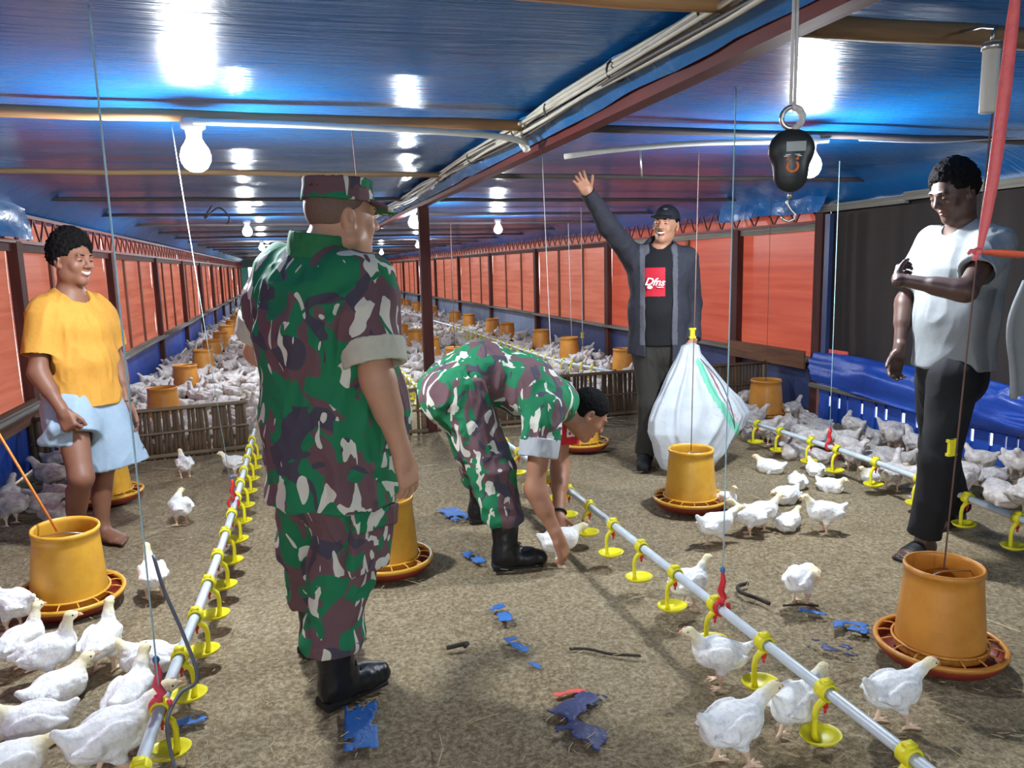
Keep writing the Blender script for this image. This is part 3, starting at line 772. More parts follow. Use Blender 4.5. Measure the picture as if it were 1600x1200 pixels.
# ---------------------------------------------------------------- feeders
def tf(P, c): return [(p[0] + c[0], p[1] + c[1], p[2] + c[2]) for p in P]
drum_me = None
def drum_prof():
    pr = [(.150, .045)]
    for k in range(9): t = k / 8; pr.append((.152 - .026 * t, .05 + .29 * t))
    pr += [(.131, .342), (.133, .352), (.130, .362), (.124, .362), (.121, .350)]
    for k in range(9): t = 1 - k / 8; pr.append((.147 - .026 * t, .05 + .29 * t))
    return pr
drum_mb = MB().lathe(drum_prof(), 40, closed=True)
pan_mb = MB().lathe([(.001, .012), (.15, .012), (.19, .02), (.212, .045), (.216, .062), (.209, .064), (.203, .05), (.185, .03), (.15, .024), (.001, .05)], 48)
rim_mb = MB().lathe([(.200, .060), (.217, .058), (.221, .068), (.216, .077), (.203, .074)], 48, closed=True)
ring_mb = MB().lathe([(.152, .075), (.160, .073), (.161, .082), (.153, .084)], 40, closed=True)
sp_mb = MB(); sp_mb.tube([(.156, 0, .079), (.18, 0, .078), (.209, 0, .07)], .0034, 5)
gl_mb = MB()
for a in (0, math.pi / 2):
    pass
gl_mb.tube([(-.123, 0, .32), (0, 0, .335), (.123, 0, .32)], .0025, 6)
FD = {}
for k, mt in (('new', M['feeder']), ('old', M['feeder_old'])):
    FD[k] = (drum_mb.mesh('drum', mt), pan_mb.mesh('pan', M['pan']), rim_mb.mesh('rim', mt), ring_mb.mesh('ring', mt), sp_mb.mesh('spoke', mt), gl_mb.mesh('hanger_bar', M['metal']))
def feeder(x, y, label, kind='new', group=None, s=1.0, full=True, z=0.0, tilt=(0, 0), cord=None, rz=0):
    e = empty('hanging_feeder', (x, y, z), rz); e.scale = (s, s, s); e.rotation_euler = (tilt[0], tilt[1], rz)
    d, p, r, rg, spk, hb = FD[kind]
    link('drum', d, e); link('pan', p, e); link('rim', r, e)
    if full:
        link('ring', rg, e); link('hanger_bar', hb, e)
        for k in range(16):
            o = link('spoke', spk, e); o.rotation_euler = (0, 0, 2 * math.pi * k / 16)
    return tag(e, label, 'feeder', group)
def cord(x0, y0, z0, x1, y1, z1, mat, label, r=.0028, extra=None, cat='string', group=None):
    e = empty('hanging_string', (x0, y0, z0)); m = MB(); d = A_(x1 - x0, y1 - y0, z1 - z0)
    m.tube([(0, 0, 0), d * .5, d], r, 5); m.build('cord', mat, e)
    if extra: extra(e)
    return tag(e, label, cat, group)
def toggle(z, mat=None):
    def f(e):
        m = MB(); m.box((-.012, -.006, z - .028), (.012, .006, z + .028)); m.box((-.018, -.007, z + .018), (.018, .007, z + .028)); m.box((-.018, -.007, z - .028), (.018, .007, z - .018))
        m.build('toggle', mat or M['cup'], e, smooth=False)
    return f
feeder(-.96, 3.50, 'bright yellow feeder with slanted orange cord in front of the barefoot man', 'new', None, .98, True, .0, (.05, .05))
feeder(-1.14, 5.12, 'yellow feeder standing behind the legs of the man in shorts', 'new', None, .98)
feeder(.37, 3.43, 'yellow feeder half hidden behind the standing soldier', 'new', None, .98, True, 0, (0, .02))
feeder(2.13, 3.76, 'yellow feeder in front of the white sack on the litter', 'new', None, .96)
feeder(2.09, 1.98, 'large amber feeder nearest the camera beside the right drinker line', 'old', None, .95)
feeder(2.07, 5.30, 'yellow feeder beyond the head of the bending soldier', 'new', None, .98)
feeder(3.95, 5.70, 'amber feeder by the flock near the right wall fence', 'old', None, 1.0)
feeder(-1.14, 7.6, 'amber feeder nearest the fence in the left pen', 'old', None, 1.0)
feeder(-1.42, 6.45, 'low yellow feeder pressed against the left bamboo fence', 'new', None, .75, False)
for i, y in enumerate((9.4, 11.2, 12.9, 14.6, 16.3, 18., 19.8, 21.6, 23.4, 25.2, 27.2, 29.2)): feeder(-1.15 + rnd.uniform(-.03, .03), y, '%s amber feeder from the fence in the long row of the left pen' % ORD[1 + i], 'old', 'feeder row in the left pen', 1.0, y < 15)
for i, y in enumerate((8.0, 9.75, 11.4, 13.0, 14.4, 17.5, 19.5, 21.5)): feeder(2.07 + rnd.uniform(-.03, .03), y, '%s amber feeder from the fence in the row right of the beam post' % ORD[i], 'old', 'feeder row in the middle pen', 1.0, y < 15)
for i, y in enumerate((8.55, 10.3, 11.8, 13.6, 14.9, 16.7, 18., 20.9, 22.3, 24., 25.8, 27.5)): feeder(3.9 + rnd.uniform(-.05, .05), y, '%s amber feeder from the fence in the row along the right wall tarps' % ORD[i], 'old', 'feeder row along the right wall', 1.0, y < 15)

# ---------------------------------------------------------------- drinker lines
clamp_mb = MB().lathe([(.020, -.02), (.026, -.02), (.027, 0), (.026, .02), (.020, .02)], 14, closed=True)
CL = [(p[0], p[2], p[1]) for p in clamp_mb.v]; clamp_me = mesh_from('clamp', CL, clamp_mb.f, M['cup'])
arm_mb = MB(); arm_mb.tube([(0, 0, -.018), (.012, 0, -.03), (.028, 0, -.045), (.034, 0, -.07), (.033, 0, -.12), (.030, 0, -.142)], [.012, .011, .009, .0085, .0085, .011], 8)
arm_mb.box((-.014, -.012, .018), (.014, .012, .032)); arm_me = arm_mb.mesh('arm', M['cup'])
cup_mb = MB().lathe([(.001, -.150), (.028, -.147), (.045, -.138), (.053, -.126), (.050, -.125), (.042, -.134), (.026, -.141), (.001, -.143)], 20)
cup_me = mesh_from('cup', [(p[0] * 1.15 + .0, p[1], p[2]) for p in cup_mb.v], cup_mb.f, M['cup'])
nip_mb = MB(); nip_mb.tube([(0, 0, -.02), (0, 0, -.05)], .008, 8); nip_mb.tube([(0, 0, -.05), (0, 0, -.066)], .004, 6); nip_me = nip_mb.mesh('nipple', M['red'])
def drinker_line(pts, ys, label, side=1, full=True, group=None, z=.19):
    e = empty('drinker_line', (0, 0, 0)); curve_tube('pipe', pts, .0165, M['pipe'], e, 12, 4)
    P = [A_(*p) for p in pts]
    for y in ys:
        for a, b in zip(P, P[1:]):
            if min(a[1], b[1]) <= y <= max(a[1], b[1]): t = (y - a[1]) / (b[1] - a[1]); q = a + (b - a) * t; break
        else: continue
        dr = link('drinker', None, e, tuple(q)); dr.rotation_euler = (0, 0, math.pi if side < 0 else 0); dr.empty_display_size = .03
        link('clamp', clamp_me, dr); link('arm', arm_me, dr)
        c = link('cup', cup_me, dr); c.location = (.012, 0, 0)
        if full: link('nipple', nip_me, dr)
    return tag(e, label, 'drinker line', group)
drinker_line([(-.46, -.6, .185), (-.43, 1.2, .185), (-.41, 2.15, .19), (-.36, 3.05, .195), (-.325, 3.95, .195), (-.29, 6.02, .2)], [.75, 1.04, 1.33, 1.62, 1.9] + [2.18 + .292 * k for k in range(13)], 'long pale pipe with yellow drinker cups on the left of the walkway', 1)
drinker_line([(1.36, -.6, .195), (1.365, .9, .195), (1.37, 2.2, .195), (1.375, 3.7, .2), (1.36, 5.9, .205)], [.5, .79, 1.08, 1.36, 1.66, 1.95, 2.24, 2.53, 2.825, 3.12, 3.41, 3.70, 4.0, 4.3, 4.6, 4.9, 5.2, 5.5], 'long pale pipe with yellow drinker cups crossing the right front floor', -1)
drinker_line([(3.0, -1.2, .19), (3.10, 1.6, .19), (3.13, 2.5, .19), (3.27, 3.6, .19), (3.26, 4.95, .195)], [.2, .5, .8, 1.1, 1.4, 1.7, 2.0, 2.3, 2.59, 2.9, 3.25, 3.62, 3.95, 4.2, 4.53, 4.8], 'pale drinker pipe running behind the man in the grey shirt', -1)
drinker_line([(3.25, 7.4, .26), (3.2, 9.6, .20), (3.15, 14, .24), (3.0, 20, .25), (2.9, 30, .25)], [7.9 + .3 * k for k in range(24)], 'pale drinker pipe through the right pen crowd', -1, False)
drinker_line([(1.2, 6.6, .2), (1.24, 9, .2), (1.3, 14, .2), (1.3, 24, .2)], [6.8 + .3 * k for k in range(26)], 'drinker pipe with many yellow cups in the middle pen beside the post', -1, False)

# ---------------------------------------------------------------- bamboo fences
slat_mb = MB(); slat_mb.tube([(0, 0, 0), (0, 0, .13), (0, 0, .27), (0, 0, .4)], [.0165, .0155, .0155, .016], 6); slat_me = mesh_from('slat', [(p[0], p[1] * .5, p[2]) for p in slat_mb.v], slat_mb.f, M['bamboo'])
def fence(x0, y0, x1, y1, label, h=.40, pitch=.034):
    L = math.hypot(x1 - x0, y1 - y0); e = empty('bamboo_fence', (x0, y0, 0), math.atan2(y1 - y0, x1 - x0))
    n = int(L / pitch)
    for k in range(n):
        if rnd.random() < .05: continue
        o = link('slat', slat_me, e, (pitch * (k + .5) + rnd.uniform(-.004, .004), rnd.uniform(-.004, .004), 0))
        o.scale = (rnd.uniform(.8, 1.2), 1, h / .4 * rnd.uniform(.93, 1.0)); o.rotation_euler = (0, rnd.uniform(-.04, .04), 0)
    for z, r in ((h - .012, .016), (.21, .010), (.035, .018)):
        m = MB(); m.tube([(0, -.018, z), (L / 2, -.018, z + rnd.uniform(-.008, .008)), (L, -.018, z)], r, 6); m.build('rail', M['bamboo_rail'], e)
    for x in np.linspace(.03, L - .03, max(2, int(L / 1.1) + 1)):
        m = MB(); m.tube([(x, .02, 0), (x, .02, h + .01)], .02, 7); m.build('stake', M['bamboo_rail'], e)
    return tag(e, label, 'fence')
fence(-1.80, 6.10, -.34, 6.26, 'low bamboo slat fence closing off the left pen')
fence(-.24, 6.28, 1.08, 6.30, 'low bamboo slat fence between the drinker pipe and the beam post')
fence(1.22, 6.36, 4.44, 6.38, 'low bamboo slat fence closing off the right pens up to the wall', .42)
# ---------------------------------------------------------------- people
def unit(v): v = A_(*v); return v / np.linalg.norm(v)
def basis(f, u):
    f = unit(f); u = A_(*u); r = unit(np.cross(f, u)); u = np.cross(r, f); return np.stack([r, f, u], 1)
def head_sdf(g, C, R, s=1.0, fat=0.0, ears=True):
    h = lambda *p: C + R @ (A_(*p) * s)
    E = lambda p, r: ellipsoid(h(*p), A_(*r) * s, R)
    g.add(E((0, -.014, .032), (.076, .096, .086)), .02)
    g.add(E((0, .026, -.026), (.060 + fat, .064, .088)), .035)
    g.add(E((0, .066, -.094), (.024, .022, .020)), .03)
    for q in (-1, 1):
        g.add(E((q * (.047 + fat), .004, -.062), (.022 + fat, .032, .028)), .035)
        g.add(E((q * .040, .062, -.022), (.022 + fat * .5, .020, .022)), .02)
    g.add(cone(h(-.036, .082, .030), h(.036, .082, .030), .011 * s, .011 * s), .016)
    for q in (-1, 1):
        g.sub(E((q * .031, .099, .010), (.019, .017, .012)), .010)
        g.add(E((q * .031, .074, .009), (.017, .0155, .0125)), .004)
    g.add(cone(h(0, .090, .018), h(0, .106, -.018), .0075 * s, .0125 * s), .008)
    for q in (-1, 1): g.add(E((q * .0135, .096, -.022), (.0095, .011, .009)), .006)
    for q in (-1, 1):
        g.add(cone(h(0, .0905, -.049), h(q * .020, .083, -.051), .0062 * s, .004 * s), .004)
        g.add(cone(h(0, .0895, -.062), h(q * .019, .082, -.060), .0075 * s, .0045 * s), .004)
    g.sub(cone(h(-.024, .092, -.0555), h(.024, .092, -.0555), .0026 * s, .0026 * s), .003)
    if ears:
        for q in (-1, 1):
            Re = R @ np.array(Matrix.Rotation(q * -.35, 3, 'Z'))
            g.add(ellipsoid(h(q * .080, -.012, -.004), A_(.009, .021, .034) * s, Re), .008)
            g.sub(ellipsoid(h(q * .090, -.006, .002), A_(.008, .011, .019) * s, Re), .005)
            g.add(ellipsoid(h(q * .077, -.001, -.026), A_(.009, .010, .012) * s, Re), .006)
def face_parts(e, root, C, R, s, eyes='open', smile=False, moustache=False, brow=M['hair'] if True else None):
    h = lambda *p: C - root + R @ (A_(*p) * s)
    for q in (-1, 1):
        m = MB()
        if eyes == 'open':
            m.ball(h(q * .031, .0875, .0085), A_(.0115, .004, .0052) * s, 10, 6, R); o = m.build('eye', M['white_eye'], e)
            m = MB(); m.ball(h(q * .031, .0905, .0085), A_(.0052, .0025, .0048) * s, 8, 6, R); m.build('iris', M['eye'], o)
        else:
            pts = [h(q * .031 + t * .0125, .0895 - abs(t) * .004, .0075 - .003 * t * t) for t in (-1, -.5, 0, .5, 1)]
            m.tube(pts, [.0012, .0022, .0026, .0022, .0012], 6); m.build('eye', M['eye'], e)
        m = MB(); pts = [h(q * (.014 + .012 * k), .0935 - .0022 * k * k * .6, .031 + .0035 * math.sin(k * 1.2)) for k in range(4)]
        m.tube(pts, [.003, .0042, .0036, .0016], 6); m.build('eyebrow', M['hair'], e)
    if smile:
        m = MB(); N_ = 9; top = []; bot = []
        for k in range(N_):
            t = -1 + 2 * k / (N_ - 1); x = .0265 * t; y = .0985 - .011 * t * t
            top.append(h(x, y, -.0485 + .004 * t * t)); bot.append(h(x, y - .0005, -.0485 + .004 * t * t - .0115 * (1 - t * t * .85)))
        V = top + bot + [p - R @ A_(0, .006, 0) for p in top + bot]; F = []
        for k in range(N_ - 1):
            F += [(k, k + N_, k + N_ + 1, k + 1), (k + 2 * N_, k + 1 + 2 * N_, k + 1 + 3 * N_, k + 3 * N_), (k, k + 1, k + 1 + 2 * N_, k + 2 * N_), (k + N_, k + 3 * N_, k + 1 + 3 * N_, k + 1 + N_)]
        m.add(V, F); m.build('teeth', M['teeth'], e)
    if moustache:
        for q in (-1, 1):
            m = MB(); m.tube([h(q * .003, .0985, -.0395), h(q * .014, .0955, -.0415), h(q * .025, .087, -.047)], [.0028, .0032, .0012], 6); m.build('moustache', M['hair'], e)
def hand(g, w, d, thumb, side, curl=(.25, .35, .3), spread=1.0, s=1.0, tcurl=.25):
    d = unit(d); lat = A_(*thumb); lat = unit(lat - d * (lat @ d)); pn = -side * np.cross(d, lat); w = A_(*w)
    Rp = np.stack([lat, d, pn], 1)
    g.add(cone(w - d * .03, w + d * .02, .025 * s, .026 * s), .012)
    g.add(rbox(w + d * .052 * s, A_(.039, .047, .0145) * s, Rp, .012 * s), .016)
    L = [.072, .080, .074, .058]
    for i in range(4):
        b = w + d * (.088 - .004 * abs(i - 1)) * s + lat * (.0305 - .0203 * i) * s; di = unit(d + lat * (.13 - .085 * i) * spread); a = 0.0; p = b - di * .02 * s
        r = [.0092, .0088, .008, .0068]; q = b; g.add(cone(p, b, .0095 * s, .0092 * s), .006)
        for k in range(3):
            a += curl[k] * (1 + .08 * i); dd = di * math.cos(a) + pn * math.sin(a); n = q + dd * L[i] * (.44, .31, .25)[k] * s
            g.add(cone(q, n, r[k] * s, r[k + 1] * s), .002); q = n
    b = w + d * .022 * s + lat * .026 * s; dt = unit(d * .62 + lat * .72 + pn * .25); q = b; a = 0
    for k in range(3):
        a += tcurl; dd = unit(dt * math.cos(a) + unit(d * .9 + pn * .5 - lat * .15) * math.sin(a)); n = q + dd * (.038, .032, .026)[k] * s
        g.add(cone(q, n, (.0125, .0105, .0095)[k] * s, (.0105, .0095, .0078)[k] * s), .007 if k == 0 else .002); q = n
def arm(g, sh, el, wr, f=1.0):
    sh, el, wr = A_(*sh), A_(*el), A_(*wr)
    g.add(cone(sh, el, .052 * f, .041 * f), .03); g.add(cone(el, wr, .041 * f, .026 * f), .03)
    g.add(cone(el + (wr - el) * .12, el + (wr - el) * .42, .043 * f, .038 * f), .02)
def leg(g, hp, kn, an, f=1.0):
    hp, kn, an = A_(*hp), A_(*kn), A_(*an)
    g.add(cone(hp, kn, .082 * f, .055 * f), .03); g.add(cone(kn, an, .052 * f, .037 * f), .03)
def calf(g, kn, an, back, f=1.0):
    kn, an, back = A_(*kn), A_(*an), A_(*back); c = kn + (an - kn) * .3 + back * .02
    g.add(cone(c - (kn - an) * -.06, c + (an - kn) * .25, .048 * f, .036 * f), .03)
def foot(g, an, toe, toes=True, f=1.0):
    an, toe = A_(*an), A_(*toe); d = unit((toe - an) * A_(1, 1, 0)); lat = A_(d[1], -d[0], 0); b = A_(an[0], an[1], 0)
    g.add(cone(an, b - d * .03 + A_(0, 0, .034), .037, .032), .02); L = .165
    g.add(ell(b + A_(0, 0, .045), b + d * L * .8 + A_(0, 0, .022), lat, .034, .042, .042, .020), .03)
    g.add(ell(b - d * .03 + A_(0, 0, .028), b + d * L * .7 + A_(0, 0, .017), lat, .032, .026, .042, .016), .02)
    if toes:
        for i in range(5):
            p = b + d * (L * .86 - .006 * i) + lat * (.034 - .017 * i) * (1 if True else -1); g.add(cone(p + A_(0, 0, .015), p + d * (.038 - .004 * i) + A_(0, 0, .011), .0105 - .0006 * i, .009), .004)
def torso(g, rings, k=.05, ca=False):
    for i in range(len(rings) - 1):
        (c0, a0, w0, d0), (c1, a1, w1, d1) = rings[i], rings[i + 1]
        g.add(ell(c0, c1, A_(*a0) + A_(*a1), w0, d0, w1, d1, ca and i == 0), k if i else 0)
def wrinkle(amp, freq, seed, aniso=(1, 1, .55), lo=None):
    def f(V, n):
        q = V * np.array(aniso) * freq
        wv = np.stack([vnoise(q * .5, seed + 7), vnoise(q * .5, seed + 8), vnoise(q * .5, seed + 9)], -1)
        a = vnoise(q + wv * .9, seed); b = vnoise(q * 2.1 + wv * 1.3, seed + 3)
        r = (1 - 2 * np.abs(a)) * .6 + (1 - 2 * np.abs(b)) * .35
        return V + n * (amp * (r - .3))[:, None]
    return f
def put(name, g, mats, e, root, wr=None, region=None):
    V, F = g.mesh()
    if wr: V = wr(V, vnormals(V, F))
    mi = region(V[F].mean(1)) if region is not None else None
    return link(name, mesh_from(name, V - root, F, mats, True, mi), e)
def bbox(*pts, pad=.25):
    P = np.array(pts); return P.min(0) - pad, P.max(0) + pad
def hair_grid(C, R, s, thick, afro=0, front=.055, side=-.005, nape=-.05, h=.004):
    g = Grid(C - .2, C + .2, h); hh = lambda *p: C + R @ (A_(*p) * s)
    g.add(ellipsoid(hh(0, -.016, .034 + afro * .35), A_(.077 + thick * (.8 if afro else 1), .097 + thick * .8, .087 + thick + afro) * s, R))
    # hairline: cut the face and below the nape
    for (p, n, lo, hi) in (((0, front, .062), (0, -.72, .69), None, None),):
        pass
    big = (C - .25, C + .25)
    g.sub(half(hh(0, front + .008, .072), R @ A_(0, -1, .6), *big), .01)      # in front of the hairline
    g.sub(half(hh(0, 0, nape), R @ A_(0, .25, 1), *big), .01)                  # below the nape line
    for q in (-1, 1): g.sub(ellipsoid(hh(q * .078, .035, -.03), A_(.06, .055, .055) * s, R), .01)
    return g
def bootgrid(heel, toe, top, h=.0045, shaft=True, r=.058):
    heel, toe, top = A_(*heel), A_(*toe), A_(*top); d = unit((toe - heel) * A_(1, 1, 0)); lat = A_(d[1], -d[0], 0)
    L = np.linalg.norm((toe - heel)[:2]); z0 = heel[2]; up = A_(0, 0, 1)
    g = Grid(*bbox(heel, toe, top, pad=.14), h)
    g.add(ell(heel + d * .055 + up * .052, heel + d * L * .62 + up * .046, lat, .040, .052, .046, .044)); 
    g.add(ell(heel + d * L * .6 + up * .044, heel + d * (L - .048) + up * .040, lat, .046, .042, .043, .036), .02)
    if shaft:
        a = heel + d * .07 + up * .07; g.add(cone(a, top, .052, r, False, True), .035)
    gs = Grid(*bbox(heel, toe, pad=.1), h)
    gs.add(ell(heel + d * .045 + up * .012, heel + d * (L - .045) + up * .012, lat, .044, .014, .047, .014))
    gs.add(rbox(heel + d * .05 + up * .014, (.040, .045, .016), np.stack([lat, d, up], 1), .006))
    for q in (g, gs): q.sub(half(A_(0, 0, z0 - .001), (0, 0, 1), heel - .4, heel + .5))
    return g, gs
def boot(e, root, heel, toe, top, r=.058, name='boot', mat=None, laces=True):
    g, gs = bootgrid(heel, toe, top, r=r); b = put(name, g, [mat or M['boot']], e, root, wrinkle(.004, 22, 5)); put('sole', gs, [M['sole']], b, root)
    if laces:
        heel, toe, top = A_(*heel), A_(*toe), A_(*top); d = unit((toe - heel) * A_(1, 1, 0)); lat = A_(d[1], -d[0], 0)
        for k in range(4):
            m = MB(); c = heel + d * (.150 - .016 * k) + A_(0, 0, .092 + .022 * k); m.tube([c - lat * .026 - d * .008 - root, c + d * .006 - root, c + lat * .026 - d * .008 - root], .0035, 5); m.build('lace', M['sole'], b)
    return b
UP = A_(0, 0, 1)
def text_mesh(fc):
    t = link('lettering_curve', fc); dg = bpy.context.evaluated_depsgraph_get(); me = bpy.data.meshes.new_from_object(t.evaluated_get(dg)); bpy.data.objects.remove(t); return me
def person(label, root):
    e = empty('person', tuple(root)); return tag(e, label, 'person')
def lips(C, R, s):
    def f(c):
        q = ((c - C) @ R) / s; m = (np.abs(q[:, 0]) < .022) & (q[:, 2] < -.0435) & (q[:, 2] > -.071) & (q[:, 1] > .0815 + 0 * q[:, 0])
        return m.astype(int)
    return f

# ---- soldier standing with his back to us
def soldier_a():
    root = A_(.10, 2.46, 0); e = person('person standing in green and brown camouflage uniform and cap, back turned to us', root)
    f = unit((math.sin(.87), math.cos(.87), 0)); r = A_(f[1], -f[0], 0); c = lambda x, y, z, o=A_(.108, 2.455, 0): o + r * x + f * y + UP * z
    C = A_(.185, 2.46, 1.535); R = basis((math.sin(1.28), math.cos(1.28), -.03), UP); s = 1.03
    shR, shL = c(.175, 0, 1.335), c(-.185, 0, 1.36); elR = A_(.240, 2.23, 1.075); wrR = A_(.305, 2.235, .83)
    elL = A_(-.095, 2.70, 1.12); wrL = A_(.06, 2.90, 1.02)
    hipR, hipL = c(.095, 0, .78), c(-.095, 0, .78); knR, knL = A_(.118, 2.40, .44), A_(.022, 2.66, .44); anR, anL = A_(.075, 2.385, .10), A_(.035, 2.75, .10)
    g = Grid((-.35, 2.0, 0), (.55, 3.1, 1.75), .0048)
    torso(g, [(c(0, 0, .8), r, .15, .11), (c(0, 0, 1.0), r, .16, .12), (c(0, 0, 1.25), r, .165, .11), (c(.0, 0, 1.36), r, .14, .075), (c(.0, .01, 1.41), r, .07, .065)])
    g.add(cone(c(0, .005, 1.40), C + R @ A_(0, -.025, -.05), .070, .066), .04)
    head_sdf(g, C, R, s, .012)
    g.add(ellipsoid(C + R @ A_(0, .02, -.085), (.055, .05, .04), R), .03); g.add(ellipsoid(C + R @ A_(0, -.075, -.065), (.055, .035, .04), R), .03)
    arm(g, shR, elR, wrR, 1.12); arm(g, shL, elL, wrL, 1.1); leg(g, hipR, knR, anR); leg(g, hipL, knL, anL)
    hand(g, wrR, (.20, .10, -.97), f * 1.0 + A_(0, 0, .1), 1, (.3, .4, .3), .7, 1.0); hand(g, wrL, (.7, .5, -.3), (0, 0, 1), -1, (.3, .4, .3))
    put('body', g, [M['skin_tan'], M['lip']], e, root, None, lips(C, R, s))
    face_parts(e, root, C, R, s, 'open')
    g = hair_grid(C, R, s, .003, 0, .05, 0, -.06); put('hair', g, [M['stubble']], e, root)
    # shirt
    g = Grid((-.4, 2.0, .58), (.55, 3.05, 1.52), .006)
    torso(g, [(c(0, 0, .60), r, .225, .195), (c(0, .03, .92), r, .22, .215), (c(0, -.005, 1.18), r, .222, .172), (c(0, -.01, 1.32), r, .20, .125), (c(0, 0, 1.395), r, .10, .088)], .06)
    g.sub(half(c(0, 0, .665), (0, 0, 1), (-1, 1, .3), (2, 4, .78)))
    g.sub(ell(c(0, 0, .60), c(0, 0, .70), r, .212, .182, .20, .17), .0)
    dR = unit(elR - shR); cR = shR + dR * .185; dL = unit(elL - shL); cL = shL + dL * .16
    for sh, d, cc, sd in ((shR, dR, cR, 1), (shL, dL, cL, -1)):
        g.add(cone(sh - d * .01 + r * sd * .0, cc, .098, .090, False, True), .05)
    g.sub(cone(C + R @ A_(0, -.02, -.03), c(0, .01, 1.42), .06, .075), .01)
    shirt = put('shirt', g, [M['camo_a']], e, root, wrinkle(.017, 8.5, 21, (1, 1, .8)))
    # breast-high shoulder tab and back seam folds
    for nm, sh, d, cc in (('sleeve_cuff', shR, dR, cR), ('sleeve_cuff', shL, dL, cL)):
        g = Grid(cc - .16, cc + .18, .0045)
        g.add(cone(cc - d * .008, cc + d * .062, .097, .093, True, True)); g.sub(cone(cc + d * .02, cc + d * .12, .078, .078)); put(nm, g, [M['cuff']], e, root, wrinkle(.004, 18, 31))
    m = Grid(c(0, 0, 1.3), c(0, 0, 1.3), 1)
    g = Grid(c(0, 0, 1.45) - .2, c(0, 0, 1.45) + .2, .004)
    n0 = c(.0, .0, 1.415); n1 = c(.01, .004, 1.492)
    g.add(cone(n0, n1, .102, .092, True, True)); g.sub(cone(n0 - UP * .02, n1 + UP * .02, .086, .080)); g.sub(half(c(0, .06, 1.475), -f * .62 - UP * .78, c(0, 0, 1.4) - .3, c(0, 0, 1.4) + .3)); put('collar', g, [M['collar_green']], e, root, wrinkle(.003, 20, 3))
    # trousers
    g = Grid((-.35, 2.05, .1), (.55, 3.05, .95), .0055)
    torso(g, [(c(0, 0, .72), r, .185, .15), (c(0, 0, .88), r, .19, .15)])
    for hp, kn, an, q in ((hipR, knR, anR, 1), (hipL, knL, anL, -1)):
        g.add(cone(hp, kn, .120, .096), .05); g.add(cone(kn, an + UP * .115, .098, .090), .04); g.add(ellipsoid(an + UP * .125, (.094, .092, .045)), .03); g.sub(half(an + UP * .092, UP, an - .25, an + A_(.25, .25, .09)))
    pk = hipR + (knR - hipR) * .55 + A_(.035, -.115, 0); 
    tr = put('trousers', g, [M['camo_a2']], e, root, wrinkle(.015, 10, 41, (1, 1, .9)))
    dl = unit(knR - hipR); n_ = unit(np.cross(dl, f)); n_ = n_ if n_[1] < 0 else -n_; fr = np.cross(n_, dl)
    pc = hipR + (knR - hipR) * .62 + n_ * .106
    Rk = np.stack([fr, dl, n_], 1)
    g = Grid(pc - .2, pc + .2, .005); g.add(rbox(pc, (.088, .105, .018), Rk, .012)); pko = put('cargo_pocket', g, [M['camo_a']], e, root, wrinkle(.004, 16, 9))
    pf = pc - dl * .075 + n_ * .012; g = Grid(pf - .15, pf + .15, .005); g.add(rbox(pf, (.094, .036, .012), Rk, .008)); put('pocket_flap', g, [M['camo_a2']], pko, root, wrinkle(.003, 16, 10))
    boot(e, root, (.020, 2.345, 0), (.262, 2.475, 0), anR + A_(.0, .0, .125), .072); boot(e, root, (-.03, 2.715, 0), (.20, 2.85, 0), anL + A_(0, 0, .125), .072)
    # cap
    g = Grid(C - .24, C + .26, .0045); h = lambda *p: C + R @ (A_(*p) * s)
    g.add(ell(h(0, -.012, .052), h(0, -.010, .112), R[:, 0], .090, .112, .085, .104, True, True)); g.add(ellipsoid(h(0, -.010, .110), A_(.085, .104, .024), R), .012)
    g.sub(ell(h(0, -.012, .03), h(0, -.012, .095), R[:, 0], .082, .104, .08, .10))
    cp = put('cap', g, [M['camo_c']], e, root, wrinkle(.004, 16, 51))
    g = Grid(C - .2, C + .28, .004); g.add(ellipsoid(h(0, .095, .044), A_(.078, .075, .010), R @ np.array(Matrix.Rotation(-.35, 3, 'X')))); g.sub(ellipsoid(h(0, -.012, .05), A_(.085, .107, .09), R)); put('brim', g, [M['camo_c2']], cp, root)
soldier_a()

